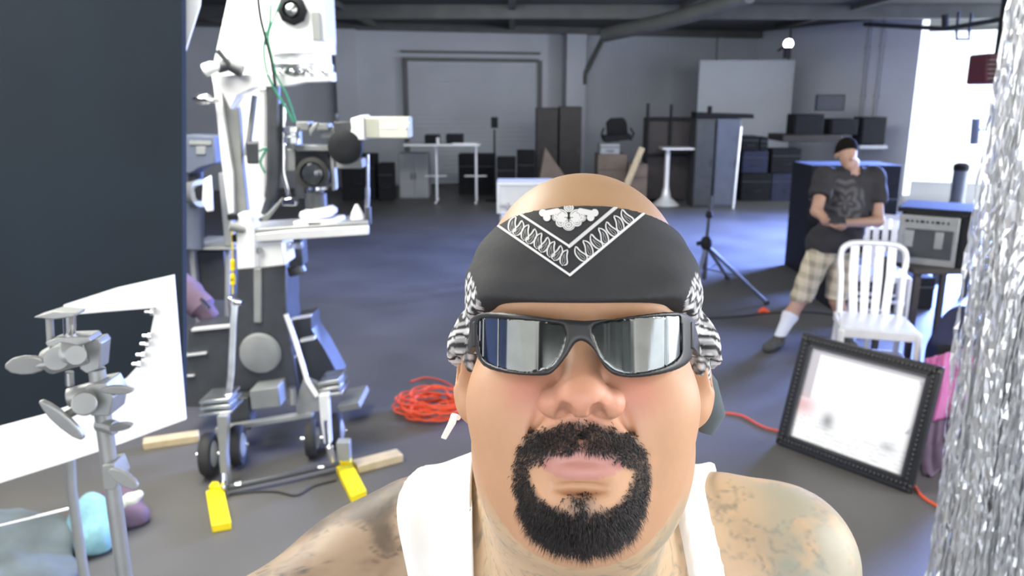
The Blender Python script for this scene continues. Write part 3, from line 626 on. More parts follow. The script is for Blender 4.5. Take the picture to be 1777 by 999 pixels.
# yellow pads on the floor
def pad(pts, label):
    zt = .04; P3 = [G(x, y, zt) for x, y in pts]; t = thing('floor_pad', label, 'pad', (sum(p.x for p in P3)/4, sum(p.y for p in P3)/4, 0), 'yellow pads under the rig')
    b = MB(); b.prism([(p.x, p.y, zt) for p in P3], (0, 0, -zt)); o = b.build('pad_body', MT['yellow'], t, .004)
    b = MB(); e0 = P3[0].lerp(P3[1], .5); b.box((e0.x, e0.y+.03, .03), (abs(P3[1].x-P3[0].x)*.8, .05, .05)); b.build('hinge_block', MT['yellow'], t, .004)
pad([(357, 851), (388, 846), (401, 905), (367, 911)], 'yellow plastic pad on the floor under the left front wheels of the rig')
pad([(583, 808), (611, 802), (636, 850), (609, 860)], 'yellow plastic pad on the floor at the end of the timber')
def timber(p0, p1, wdt, label):
    a, c = G(*p0, .045), G(*p1, .045); d = (c-a); L = d.length; R = d.to_track_quat('X', 'Z').to_matrix()
    m = (a+c)/2; b = MB(); b.box((m.x, m.y, .023), (L, wdt, .045), R); single(b, 'timber_block', MT['pine'], label, 'timber', 'timber blocks under the rig', .004)
timber((616, 803), (694, 783), .09, 'short pine timber on the floor right of the right yellow pad')
timber((248, 764), (345, 750), .085, 'pine timber on the floor behind the white cut-out board')
b = MB(); b.tube(smoothpath([G(400, 858, .006), G(440, 853, .006), G(480, 853, .006), G(515, 859, .006), G(545, 843, .006), G(583, 833, .006)], 8), .006, 8)
single(b, 'black_cable', MT['rubber'], 'thin black cable on the floor between the two yellow pads', 'cable')

# ------------------------------------------------------------------ equipment cart behind the rig, left
t = thing('equipment_cart', 'dark equipment cart half hidden between the black flag and the rig', 'cart', (W(365, 450, 4.9).x, 5.1, 0))
def Q(name, m, fn, bev=.005, parent=None): b = MB(); fn(b); return b.build(name, MT[m], parent or t, bev)
Q('cart_top', 'greymetal', lambda b: b.abox(316, 430, 408, 434, 4.9, .45))
for px in (332, 396): Q('leg', 'greymetal', lambda b: b.tube([W(px, 432, 4.95), W(px+12 if px < 350 else px-2, 560, 4.95), (W(px+10, 640, 4.95).x, 4.95, 0.0)], .018, 8))
Q('drawer_box', 'darkmetal', lambda b: b.abox(345, 436, 392, 520, 5.0, .35))
t2 = thing('video_monitor', 'blurry grey monitor on a post behind the rig, beside the black flag', 'monitor', (W(345, 428, 5.0).x, 5.0, W(345, 428, 5.0).z))
b = MB(); b.ppx([(318, 234), (372, 236), (374, 284), (346, 292), (330, 302), (318, 300)], 5.0, .2); b.build('monitor_body', MT['bluegrey'], t2, .01)
b = MB(); b.ppx([(328, 244), (366, 245), (366, 252), (328, 251)], 4.99, .03); b.ppx([(340, 254), (356, 254), (356, 268), (340, 268)], 4.99, .03); b.build('control_panel', MT['greymetal'], t2, .003)
b = MB(); b.tube([W(340, 296, 5.1), W(340, 427, 5.1)], .05, 12); b.build('post', MT['darkmetal'], t2)
b = MB(); b.abox(384, 300, 400, 428, 4.92, .2); b.build('side_post', MT['greymetal'], t2, .006)
t2 = thing('spot_lamp', 'small lamp head with round front left of the white card', 'lamp', (W(348, 400, 4.9).x, 4.9, W(348, 428, 4.9).z))
b = MB(); b.tube([W(332, 335, 4.85), W(350, 335, 4.8)], [.07, .085], 20); b.build('lamp_head', MT['castalu'], t2)
b = MB(); b.lathe([(.05, 0), (.05, .02)], W(352, 334, 4.79), (.3, -1, 0), 20); b.build('lens', MT['black'], t2)
b = MB(); b.tube([W(338, 352, 4.9), W(334, 428, 4.9)], [.05, .07], 12); b.build('lamp_stand', MT['bluegrey'], t2)
slab([(352, 312), (366, 304), (370, 366), (358, 368), (350, 350)], 4.7, .015, 'white_card', MT['foam'], 'small bright white card between the lamp head and the rig', 'card')
t2 = thing('covered_motor', 'brownish covered motor with a silver rod on the dolly rear, right of the cut-out board', 'motor', W(345, 560, 4.6))
b = MB(); b.tube(smoothpath([W(305, 495, 4.7), W(330, 515, 4.65), W(352, 535, 4.6), W(365, 552, 4.6)], 4), [.10]*5+[.085]*4+[.06]*4, 14); b.build('motor_cover', MT['purple'], t2)
b = MB(); b.tube([W(348, 518, 4.5), W(364, 536, 4.5)], .012, 8); b.build('rod', MT['chrome'], t2)

# ------------------------------------------------------------------ black flag, white board, sliver, grip stand
b = MB(); b.ppx([(-420, -420), (314, -420), (317, 480), (318, 700), (0, 742), (-420, 800)], 2.3, .03)
single(b, 'black_flag', MT['flag'], 'huge dark navy flag filling the upper left of the picture', 'flag')
b = MB(); b.ppx([(317, -120), (360, -120), (346, 10), (320, 92)], 2.36, .01)
single(b, 'white_card', MT['foam'], 'narrow white card edge hanging beside the top of the dark flag', 'card')
curve = [(270, 534), (266, 560), (258, 593), (242, 631), (220, 655), (190, 675), (150, 693), (82, 718), (0, 740), (-160, 783), (-420, 855)]
o = MB(); pts = [(-420, 955), (0, 838), (170, 784), (209, 770), (322, 728), (311, 600), (301, 477), (200, 500), (120, 526), (110, 548)]
def strip(b, A, B, Y, tk):
    for i in range(len(A)-1):
        b.ppx([A[i], A[i+1], B[i+1], B[i]], Y, tk)
me_in = [(112, 547), (180, 541), (270, 534), (258, 593), (242, 631), (220, 655), (190, 675), (150, 693), (82, 718), (0, 740), (-160, 783), (-420, 855)]
me_out = [(110, 529), (200, 500), (301, 477), (311, 600), (318, 680), (322, 728), (270, 747), (209, 770), (120, 800), (0, 838), (-160, 882), (-420, 955)]
V = []; Fq = []
for tk in (0, .006):
    for L in (me_in, me_out):
        V += [W(x, y, 1.5)+Vector((0, tk, 0)) for x, y in L]
n = len(me_in)
for i in range(n-1):
    Fq += [(i, i+1, n+i+1, n+i), (2*n+i, 3*n+i, 3*n+i+1, 2*n+i+1), (i, 2*n+i, 2*n+i+1, i+1), (n+i, n+i+1, 3*n+i+1, 3*n+i)]
Fq += [(0, n, 3*n, 2*n), (n-1, 3*n-1, 4*n-1, 2*n-1)]
b = MB(); b.add(V, Fq); single(b, 'cutout_board', MT['foam'], 'white foam board with a large curved cut-out in front of the dark flag', 'board', smooth=False)
for i, (x, y, lab) in enumerate(((262, 541, 'top'), (258, 583, 'second from the top'), (254, 597, 'third from the top'), (247, 616, 'fourth from the top'), (240, 632, 'lowest'))):
    b = MB(); b.tube([W(x-10, y, 1.49), W(x-2, y, 1.49)], .0035, 8); b.lathe([(.007, 0), (.007, .006)], W(x, y, 1.49), (1, 0, 0), 10)
    single(b, 'board_pin', MT['chrome'], 'tiny metal pin on the curved edge of the cut-out board, '+lab, 'pin', 'pins along the cut-out')
YS = 1.15
x0 = W(168, 640, YS).x
t = thing('grip_stand', 'grey metal stand with clamps and wing handles in the lower left foreground', 'stand', (x0, YS, 0)); RIG2 = t
b = MB(); b.tube([(x0, YS, .55), (x0, YS, W(168, 640, YS).z)], .0125, 20); b.build('upper_tube', MT['castalu'], t)
b = MB(); b.tube([(x0, YS, .10), (x0, YS, W(200, 1100, YS).z)], .017, 20); b.build('lower_tube', MT['castalu'], t)
for a_ in (.4, 2.5, 4.6):
    b = MB(); b.tube([(x0, YS, .16), (x0+.12*math.cos(a_), YS+.12*math.sin(a_), .15), (x0+.42*math.cos(a_), YS+.42*math.sin(a_), .012)], .011, 10); b.build('leg', MT['castalu'], t)
def S(name, m, fn, bev=.0015): b = MB(); fn(b); return b.build(name, MT[m], t, bev)
S('grip_head', 'castalu', lambda b: (b.tube([W(84, 628, YS-.02), W(120, 612, YS-.02), W(150, 606, YS-.01)], [.020, .024, .023], 20), b.ppx([(140, 594), (170, 588), (176, 596), (172, 640), (150, 648), (138, 640)], YS-.02, .03), b.ppx([(78, 594), (100, 586), (152, 584), (158, 592), (140, 600), (82, 602)], YS-.03, .035)))
S('grip_washer', 'castalu', lambda b: (b.tube([W(98, 622, YS-.045), W(98, 621, YS-.03)], .017, 24), b.tube([W(132, 616, YS-.06), W(132, 616, YS-.02)], .014, 20)), 0)
def paddle(b, p0, p1, wd, th):
    a = W(*p0); c = W(*p1); d = (c-a); n = Vector((0, -1, 0)); u = d.normalized().cross(n)
    prof = [(0, .25), (.15, .7), (.35, 1), (.6, 1.05), (.85, .8), (1, .25)]
    pl = [a+d*s_+u*wd*w_ for s_, w_ in prof]+[a+d*s_-u*wd*w_ for s_, w_ in prof[::-1]]
    b.prism(pl, n*th)
S('wing_handle', 'castalu', lambda b: (paddle(b, (88, 630, YS-.04), (14, 632, YS-.07), .017, .009), b.tube([W(96, 630, YS-.04), W(60, 632, YS-.05)], .009, 12)), .003)
S('top_plate', 'castalu', lambda b: (b.prism([W(56, 551, YS-.03), W(92, 540, YS-.03), (W(132, 544, YS-.03)), W(128, 550, YS-.03), W(90, 555, YS-.03)], (0, .03, 0))), .002)
S('pin_shaft', 'chrome', lambda b: b.tube([W(120, 538, YS-.01), W(121, 590, YS-.01)], [.0095, .0085], 16), 0)
S('pin_shaft', 'greymetal', lambda b: b.tube([W(86, 552, YS-.01), W(88, 592, YS-.01)], .0055, 12), 0)
S('locking_knob', 'steel', lambda b: b.tube([W(120, 645, YS-.01), W(121, 668, YS-.01)], .0065, 14), 0)
S('second_clamp', 'castalu', lambda b: (b.tube([W(118, 690, YS-.02), W(165, 682, YS-.01), W(190, 680, YS)], [.015, .019, .017], 18), b.ppx([(148, 670), (182, 664), (196, 690), (190, 722), (158, 722), (146, 700)], YS-.025, .05), b.tube([W(146, 700, YS-.05), W(148, 701, YS-.02)], .018, 20)), .002)
S('wing_handle', 'castalu', lambda b: (paddle(b, (74, 692, YS-.06), (148, 758, YS-.05), .010, .010), b.tube([W(108, 722, YS-.05), W(140, 706, YS-.03)], .008, 12)), .003)
S('wing_handle', 'castalu', lambda b: (paddle(b, (178, 674, YS-.02), (234, 674, YS-.03), .007, .008), b.tube([W(178, 690, YS), W(200, 677, YS-.02)], .007, 10)), .002)
S('wing_handle', 'castalu', lambda b: (paddle(b, (190, 742, YS-.01), (232, 734, YS-.03), .0065, .008), b.tube([W(172, 735, YS), W(200, 742, YS-.01)], .012, 10)), .002)
S('third_clamp', 'greymetal', lambda b: (b.ppx([(176, 808), (196, 804), (206, 830), (200, 850), (180, 850)], YS-.02, .04), paddle(b, (192, 812, YS-.02), (242, 842, YS-.03), .011, .008)), .002)
# floor clutter lower left
def blob(name, m, prims, label, cat, step=.012, parent=None, k=.03, origin=None):
    S_ = SDF()
    for c, r in prims: S_.ell(c, r, k=k)
    lo = np.min([np.array(c)-max(r) for c, r in prims], 0)-.05; hi = np.max([np.array(c)+max(r) for c, r in prims], 0)+.05
    lo[2] = max(lo[2], -.02)
    X, Yy, Z = (np.arange(lo[i], hi[i], step) for i in range(3))
    Dg = S_.grid(X, Yy, Z); fx = np.sin(X*41)[:, None, None]*np.sin(Yy*37+X.mean())[None, :, None]*.006+np.sin((X[:, None, None]*23+Yy[None, :, None]*31))*.005
    Dg = np.maximum(Dg+fx, -(Z-.002)[None, None, :]); V, Fc = nets(Dg, X, Yy, Z); me = npmesh(name, V, Fc); o = link(name, me, MT[m], parent)
    if label: tag(o, label, cat)
    return o
g0 = G(60, 965); g1 = G(155, 890)
blob('black_blanket', 'cloth', [((g0.x-.28, g0.y-.02, .05), (.40, .26, .13)), ((g0.x-.02, g0.y+.02, .05), (.22, .15, .12)), ((g0.x-.1, g0.y-.2, .03), (.4, .2, .09))], 'crumpled dark grey blanket on the floor in the lower left corner', 'blanket')
c = G(160, 905, .1); blob('teal_bag', 'teal', [((c.x, c.y, .10), (.10, .10, .13)), ((c.x+.04, c.y-.06, .07), (.08, .10, .09)), ((c.x-.05, c.y+.02, .06), (.07, .10, .08))], 'soft teal bag on the floor behind the stand tube', 'bag', .01)
c = G(228, 873, .14); blob('work_glove', 'glove', [((c.x, c.y, .16), (.035, .03, .028)), ((c.x-.05, c.y-.02, .145), (.035, .03, .025)), ((c.x+.03, c.y+.015, .175), (.018, .02, .016))], 'cream work glove lying right of the teal bag', 'glove', .006, k=.015)
c = G(205, 880, .06); blob('mauve_sack', 'purple', [((c.x, c.y, .07), (.11, .10, .09)), ((c.x+.05, c.y-.03, .04), (.11, .08, .06))], 'dull mauve sack under the cream glove', 'sack', .01)
b = MB(); b.tube([G(-60, 925, .26), G(122, 882, .26)], .006, 8); b.tube([G(122, 882, .26), G(128, 886, .0)], .006, 8); b.tube([G(-60, 925, .26), G(-60, 940, .0)], .006, 8); single(b, 'metal_rod', MT['chrome'], 'thin bright rod above the dark blanket in the lower left', 'rod')
b = MB(); b.tube([W(121, 790, 2.45), W(124, 850, 2.45), (W(124, 850, 2.45).x, 2.45, 0)], .017, 12); b.box((W(124, 850, 2.45).x, 2.45, .01), (.3, .3, .02)); single(b, 'flag_post', MT['greymetal'], 'grey post under the white board, left of the stand tube', 'post')

# ------------------------------------------------------------------ orange cords
b = MB(); cc = G(752, 716); pts = []
for i in range(260):
    a_ = i/20*2*math.pi; r = .165+.045*math.sin(i*.37)+.02*math.sin(i*1.7); pts.append((cc.x+r*math.cos(a_)*1.1+.012*math.sin(i*.05), cc.y+r*math.sin(a_)*.95, .012+.10*(i/260)+.008*math.sin(i*.9)))
b.tube(smoothpath(pts, 3), .0065, 6)
b.tube(smoothpath([Vector(pts[-1]), G(775, 664, .03), G(740, 655, .01), G(712, 662, .008)], 6), .006, 6)
single(b, 'cord_coil', MT['orange'], 'coiled orange extension cord on the floor beside the ear', 'cord')
b = MB(); b.tube(smoothpath([G(1150, 700, .008), G(1240, 714, .008), G(1285, 720, .008), G(1320, 738, .008), G(1350, 747, .008), G(1450, 765, .008), G(1560, 815, .008), G(1600, 860, .008), G(1640, 886, .008), G(1760, 970, .008)], 8), .0065, 8)
single(b, 'orange_cord', MT['orange'], 'orange cord running along the floor beneath the picture frame', 'cord')
b = MB(); c = G(1325, 543); b.tube([c+Vector((-.05, 0, .012)), c+Vector((0, .01, .03)), c+Vector((.05, -.01, .012))], [.012, .03, .012], 10)
single(b, 'cord_plug', MT['orange'], 'small orange plug on the floor at the foot of the tripod', 'plug')
b = MB(); b.tube(smoothpath([G(1228, 552, .008), G(1290, 548, .008), G(1325, 544, .008), G(1380, 541, .008), G(1440, 545, .008), G(1500, 560, .008)], 8), .008, 8)
single(b, 'black_cable', MT['rubber'], 'black cable on the floor between the tripod and the standing man', 'cable')

# ------------------------------------------------------------------ tripod light stand right of the head
xg = G(1232, 520); YT = 6.9; xt = W(1226, 420, YT).x
t = thing('tripod_stand', 'black tripod light stand just right of the bandana', 'tripod', (xt, YT, 0))
zh = W(1226, 418, YT).z
b = MB(); b.tube([(xt, YT, .35), (xt, YT, zh)], .022, 12); b.tube([(xt, YT, zh), (xt+.02, YT, W(1230, 340, YT).z)], .016, 12); b.build('pole', MT['darkmetal'], t)
b = MB(); b.lathe([(.03, 0), (.05, .03), (.05, .09), (.03, .12)], (xt, YT, zh-.08)); b.tube([(xt-.09, YT-.03, zh-.02), (xt, YT, zh)], .02, 8); b.build('collar', MT['black'], t)
b = MB(); b.lathe([(.022, 0), (.035, .02), (.022, .06)], (xt+.01, YT, W(1228, 372, YT).z-.03)); b.build('clamp', MT['black'], t)
for p in (G(1330, 528), G(1262, 484), G(1190, 560)):
    b = MB(); b.tube([(xt, YT, zh-.04), (p.x, p.y, .02)], .018, 10); b.tube([(xt, YT, .45), ((xt+p.x)/2, (YT+p.y)/2, zh*.47)], .008, 6); l = b.build('leg', MT['bluegrey'], t)
    b = MB(); b.tube([(p.x, p.y, .0), (p.x, p.y, .04)], .028, 10); b.build('foot', MT['rubber'], l)

# white framed road case behind the head
t = thing('white_case', 'white framed box with a silver rim just left of the bald head top', 'case', (W(905, 380, 8).x, 8.2, 0))
b = MB(); b.abox(866, 321, 960, 368, 8.0, .4); b.build('case_body', MT['white'], t, .01)
b = MB(); b.abox(862, 317, 962, 322, 7.98, .44); b.abox(862, 317, 867, 370, 7.97, .03); b.abox(862, 367, 962, 371, 7.98, .44); b.build('rim', MT['alu'], t, .004)
b = MB(); b.abox(880, 352, 884, 366, 7.96, .02); b.abox(867, 356, 888, 359, 7.955, .02); b.build('latch', MT['chrome'], t)
for x in (871, 955):
    b = MB(); q = W(x, 371, 8.1); b.tube([(q.x, 8.02, 0), (q.x, 8.02, q.z)], .02, 8); b.tube([(q.x, 8.38, 0), (q.x, 8.38, q.z)], .02, 8); b.build('leg', MT['alu'], t)

# ------------------------------------------------------------------ aluminium slat-back chairs
def chair(label, loc, rz, s):
    t = thing('slat_back_chair', label, 'chair', loc, 'aluminium slat-back chairs'); t.rotation_euler.z = rz
    L = bpy.data.objects
    # local: front = -y ; build about origin then let parent transform carry it
    def pb(name, fn, m='alu', bev=.002):
        b = MB(); fn(b); me_o = b.build(name, MT[m], None, bev, origin=(0, 0, 0)); me_o.parent = t; me_o.location = (0, 0, 0); return me_o
    w = .20*s; d = .20*s; h = .46*s
    seat = [(-w*1.05, -d), (w*1.05, -d), (w*.85, d), (-w*.85, d)]
    pb('seat', lambda b: (b.prism([(x, y, h-.012*s) for x, y in seat], (0, 0, .014*s)), b.prism([(-w*1.08, -d*1.02, h-.05*s), (w*1.08, -d*1.02, h-.05*s), (w*1.08, -d*.94, h-.05*s), (-w*1.08, -d*.94, h-.05*s)], (0, 0, .052*s))), bev=.005)
    pb('apron', lambda b: [b.box((sx*w*.96, 0, h-.028*s), (.022*s, 2*d, .045*s)) for sx in (-1, 1)]+[b.box((0, d*.98, h-.028*s), (1.7*w, .02*s, .045*s))])
    for sx in (-1, 1):
        pb('leg', lambda b: b.tube([(sx*w*1.0, -d*.95, h-.01), (sx*w*1.08, -d*1.08, 0)], [.021*s, .016*s], 12))
        pb('leg', lambda b: b.tube([(sx*w*.85, d, h), (sx*w*.95, d*1.45, 0)], [.020*s, .016*s], 12))
    pb('stretcher', lambda b: [b.box((sx*w*1.02, d*.1, h*.45), (.012*s, 2.25*d, .025*s)) for sx in (-1, 1)]+[b.box((0, -d*1.03, h*.55), (2*w, .012*s, .025*s)), b.box((0, d*1.2, h*.45), (1.85*w, .012*s, .025*s)), b.box((0, d*.9, h*.52), (.03*s, .02*s, h*.9*.5))])
    top = h+.42*s; lean = .10*s; wb = .185*s
    arc = [(-w*.85, d, h-.02)]
    arc += [(-w*.88, d+lean*.5, h+.2*s)]
    for i in range(9):
        a_ = math.pi-math.pi*i/8; arc.append((wb*np.sign(math.cos(a_))*abs(math.cos(a_))**.55, d+lean*(.82+.18*math.sin(a_)), top-.11*s+.11*s*math.sin(a_)**.6 if math.sin(a_) > 0 else top-.11*s))
    arc += [(w*.88, d+lean*.5, h+.2*s), (w*.85, d, h-.02)]
    pb('back_frame', lambda b: b.tube(smoothpath(arc, 4), .0185*s, 12))
    for x in (-.105, -.036, .036, .105):
        pb('slat', lambda b: b.prism([(x*s*.85-.022*s, d+.005, h), (x*s*.85+.022*s, d+.005, h), (x*s+.024*s, d+lean*.55, h+.22*s), (x*s+.024*s, d+lean*.98, top-.004), (x*s-.024*s, d+lean*.98, top-.004), (x*s-.024*s, d+lean*.55, h+.22*s)], (0, .006, 0)), bev=0)
    return t
cpos = G(1525, 560, .46*1.12); chair('silver aluminium chair with four back slats behind the picture frame', (cpos.x-.02, cpos.y+.02, 0), -.28, 1.12)
cpos = G(1520, 482, .46); chair('second aluminium chair hidden behind the silver one, only its round top showing', (cpos.x+.1, cpos.y+.15, 0), -.35, 1.05)
# small pieces on the seat
b = MB(); c = G(1520, 538, .53); b.box((c.x, c.y, .528), (.12, .05, .012)); b.box((c.x+.05, c.y-.03, .528), (.06, .03, .012)); single(b, 'metal_bracket', MT['steel'], 'small metal bracket lying on the seat of the front chair', 'bracket', bevel=.003)

# ------------------------------------------------------------------ framed picture leaning on the chair
BL, BR = G(1350, 768), G(1585, 856); e = (BR-BL); Wd = e.length; e.normalize(); nb = Vector((-e.y, e.x, 0))
if nb.y < 0: nb = -nb
LEAN = math.radians(17); upv = (Vector((0, 0, 1))*math.cos(LEAN)+nb*math.sin(LEAN)); Ht = .66; nf = upv.cross(e).normalized()
if nf.y > 0: nf = -nf
def fr(u, v, o=0): return BL+e*(u*Wd)+upv*(v*Ht)+nf*o
print('frame TL', proj(fr(0, 1)), 'TR', proj(fr(1, 1)), 'w', Wd)
t = thing('picture_frame', 'black ornate picture frame leaning on the chair, its picture painted white with glare', 'picture', tuple((BL+BR)/2))
fw = .065; fu, fv = fw/Wd, fw/Ht
b = MB()
def quadprism(b, P4, o0, o1): b.prism([fr(u, v, o0) for u, v in P4], nf*(o1-o0))
quadprism(b, [(0, 0), (1, 0), (1-fu, fv), (fu, fv)], 0, .035); quadprism(b, [(0, 1), (1, 1), (1-fu, 1-fv), (fu, 1-fv)], 0, .035)
quadprism(b, [(0, 0), (0, 1), (fu, 1-fv), (fu, fv)], 0, .035); quadprism(b, [(1, 0), (1, 1), (1-fu, 1-fv), (1-fu, fv)], 0, .035)
b.build('frame_moulding', MT['blackgloss'], t, .006)
b = MB()
for k in range(34):
    for v in (fv*.5, 1-fv*.5): b.lathe([(.009, 0), (.007, .006), (.002, .008)], fr((k+.5)/34, v, .035), nf, 8)
for k in range(26):
    for u in (fu*.5, 1-fu*.5): b.lathe([(.009, 0), (.007, .006), (.002, .008)], fr(u, (k+.5)/26, .035), nf, 8)
b.build('bead_moulding', MT['blackgloss'], t)
b = MB(); q = [(fu, fv*1.0), (1-fu, fv), (1-fu, 1-fv), (fu, 1-fv)]
for i in range(4):
    (u0, v0), (u1, v1) = q[i], q[(i+1) % 4]; b.tube([fr(u0, v0, .03), fr(u1, v1, .03)], .006, 8)
b.build('inner_lip', MT['darkmetal'], t)
# the picture: blown-out glass reflection painted into the print, with grey and pink shapes
nu, nv = 150, 120; V = []; cols = []
def vnoise(x, y): return math.sin(x*7.1+y*3.3)*math.sin(y*9.7-x*2.1)+.5*math.sin(x*23+y*17)*math.sin(y*31-x*11)
for j in range(nv+1):
    for i in range(nu+1):
        u, v = i/nu, j/nv; V.append(fr(fu+(1-2*fu)*u, fv+(1-2*fv)*v, .012)); n_ = vnoise(u, v)
        c = np.array([.97, .97, .96])
        if v > .94 or (u > .96): c = np.array([.62, .60, .62])
        d1 = ((u-.17)/.16)**2+((v-.62)/.34)**2; d2 = ((u-.80)/.20)**2+((v-.68)/.36)**2
        if u < .10 and v > .45: c = np.array([.58, .55, .58])
        if d2 > 1 and u > .86 and v > .4 and v < .93: c = np.array([.55, .54, .57])
        pk = math.exp(-((u-.05)/.11)**2-((v-.37)/.10)**2); c = c*(1-pk)+np.array([.78, .50, .52])*pk
        bl = math.exp(-((u-.30)/.055)**2-((v-.28)/.085)**2); c = c*(1-bl*.8)+np.array([.20, .20, .21])*bl*.8
        b2 = math.exp(-((u-.83)/.06)**2-((v-.22)/.05)**2); c = c*(1-b2*.5)+np.array([.25, .25, .26])*b2*.5
        st = max(0, math.sin((v*1.0+u*.10)*150+2.2*n_)*math.sin(u*23+n_*4))**1.5*(1 if v < .24+.05*n_ else 0); c = c*(1-.28*st)
        cols.append(c)
Fc = np.array([(j*(nu+1)+i, j*(nu+1)+i+1, (j+1)*(nu+1)+i+1, (j+1)*(nu+1)+i) for j in range(nv) for i in range(nu)])
me = npmesh('print', np.array([tuple(v) for v in V]), Fc); setcol(me, 'col', np.array(cols))
mp = mat('glazed_print', (1, 1, 1), .25, attr='col', coat=.6); link('print', me, mp, t)
b = MB(); quadprism(b, [(.02, .02), (.98, .02), (.98, .98), (.02, .98)], .0, .008); b.build('backing', MT['cardboard'], t)

# ------------------------------------------------------------------ cases behind the chair, amplifier, bag, pink fabric
crate(1409, 1549, 287, 430, 8.6, .6, 'large black road case behind the standing man', MT['black'])
crate(1446, 1604, 482, 640, 7.15, .4, 'low black case on the floor behind the silver chair', MT['black'])
t = thing('side_table', 'small dark table behind the second chair carrying the silver unit', 'table', (W(1600, 470, 6.0).x, 6.1, 0))
zt = W(1640, 462, 5.2).z
ax0, ax1 = W(1594, 450, 5.15).x, W(1720, 450, 5.15).x
b = MB(); b.box(((ax0+ax1)/2, 5.42, zt-.02), (ax1-ax0+.06, .60, .04)); b.build('table_top', MT['darkwood'], t, .005)
for x in (ax0+.02, ax1-.02):
    for y in (5.18, 5.66): b = MB(); b.box((x, y, (zt-.04)/2), (.04, .04, zt-.04)); b.build('leg', MT['darkwood'], t, .003)
# long table edge behind
b0 = W(1470, 398, 7.6); b1 = W(1700, 412, 7.6)
t = thing('work_table', 'pale work table with a black front edge behind the chairs', 'table', (W(1560, 404, 7.6).x, 7.9, 0))
b = MB(); b.box(((b0.x+b1.x)/2, 7.95, b0.z-.03), (b1.x-b0.x, .7, .05)); b.build('table_top', MT['black'], t, .005)
b = MB(); b.box(((b0.x+b1.x)/2, 7.95, b0.z+.0), (b1.x-b0.x-.02, .68, .012)); b.build('table_surface', MT['white'], t)
for x in (b0.x+.05, b1.x-.05): b = MB(); b.box((x, 7.65, (b0.z-.06)/2), (.05, .05, b0.z-.06)); b.build('leg', MT['darkmetal'], t); b = MB(); b.box((x, 8.2, (b0.z-.06)/2), (.05, .05, b0.z-.06)); b.build('leg', MT['darkmetal'], t)
slab([(1480, 448), (1545, 450), (1545, 479), (1480, 479)], 7.2, .3, 'storage_bin', MT['bluegrey'], 'pale mauve bin between the man\'s shorts and the silver chair', 'bin')
# silver unit
Ya = 5.2; ux0, ux1 = W(1598, 420, Ya).x, W(1692, 420, Ya).x; z0, z1 = zt, W(1640, 376, Ya).z
Rz = Matrix.Rotation(-.10, 3, 'Z')
t = AMP = thing('power_amplifier', 'silver-fronted electronic unit with dark windows on the small table', 'amplifier', ((ux0+ux1)/2, Ya+.22, z0)); cx_, cz_ = (ux0+ux1)/2, (z0+z1)/2; Wu, Hu = ux1-ux0, z1-z0
b = MB(); b.box((cx_+.03, Ya+.24, cz_), (Wu+.06, .44, Hu)); b.build('unit_case', MT['black'], t, .008)
b = MB(); b.box((cx_, Ya, cz_), (Wu, .025, Hu)); fp = b.build('front_panel', MT['castalu'], t, .006)
b = MB(); b.box((cx_+.01*1, Ya-.014, cz_-.02), (Wu*.80, .01, Hu*.58)); b.build('window', MT['darkmetal'], fp, .004)
for k, (u, wd) in enumerate(((-.30, .16), (.20, .14))):
    b = MB(); b.box((cx_+u*Wu, Ya-.022, cz_+.01), (wd*Wu, .012, Hu*.34)); b.build('meter', MT['castalu'], fp, .004)
b = MB()
for k in range(9): b.box((cx_-Wu*.36+k*Wu*.085, Ya-.016, cz_+Hu*.38), (Wu*(.03+.03*(k % 3 == 0)), .006, Hu*.045))
b.build('marking', MT['black'], fp)
b = MB(); b.box((cx_+.03, Ya+.24, z1+.03), (Wu+.10, .46, .035)); b.build('top_lid', MT['black'], t, .006)
b = MB(); b.box((cx_+.03, Ya+.26, z1+.008), (Wu, .40, .012)); b.build('top_plate', MT['greymetal'], t)
AMP.rotation_euler.z = -.60
# bag under
c = W(1652, 530, 5.0)
blob('duffel_bag', 'darkblue', [((c.x+.02, 4.90, .28), (.19, .15, .26)), ((c.x+.08, 4.88, .12), (.20, .15, .14)), ((c.x+.04, 4.90, .48), (.15, .12, .16))], 'dark navy bag standing right of the silver chair', 'bag', .016)
crate(1640, 1760, 606, 700, 4.52, .10, 'black case on the floor under the pink fabric', MT['black'])
def drape(name, m, x0, x1, ytop, ybot, Y0, Y1, label, cat, over=.0, n=60, ph=0):
    V = []; Fq = []; k = 26
    for i in range(n+1):
        u = i/n; px = x0+(x1-x0)*u
        for j in range(k+1):
            v = j/k; yt = ytop[0]+(ytop[1]-ytop[0])*u; yb = ybot[0]+(ybot[1]-ybot[0])*u
            Y = Y0+(Y1-Y0)*v+.030*math.sin(u*17+ph+1.5*v)*(.3+v)+.012*math.sin(u*41+v*6)
            p = W(px+6*math.sin(v*4+ph)*v, yt+(yb-yt)*v, Y); p.z = max(p.z, .006+.01*abs(math.sin(u*20))); V.append(tuple(p))
    for i in range(n):
        for j in range(k): a = i*(k+1)+j; Fq.append((a, a+1, a+k+2, a+k+1))
    o = link(name, npmesh(name, np.array(V), np.array(Fq)), MT[m]); md = o.modifiers.new('thick', 'SOLIDIFY'); md.thickness = .008
    return tag(o, label, cat)
drape('pink_fabric', 'pink', 1608, 1730, (622, 588), (735, 705), 4.44, 4.34, 'bright pink fabric draped behind the right edge of the picture frame', 'fabric')
drape('mauve_fabric', 'purple', 1596, 1730, (735, 712), (880, 860), 4.30, 3.80, 'dull purple cloth hanging between the frame and the tinsel', 'fabric', ph=2)

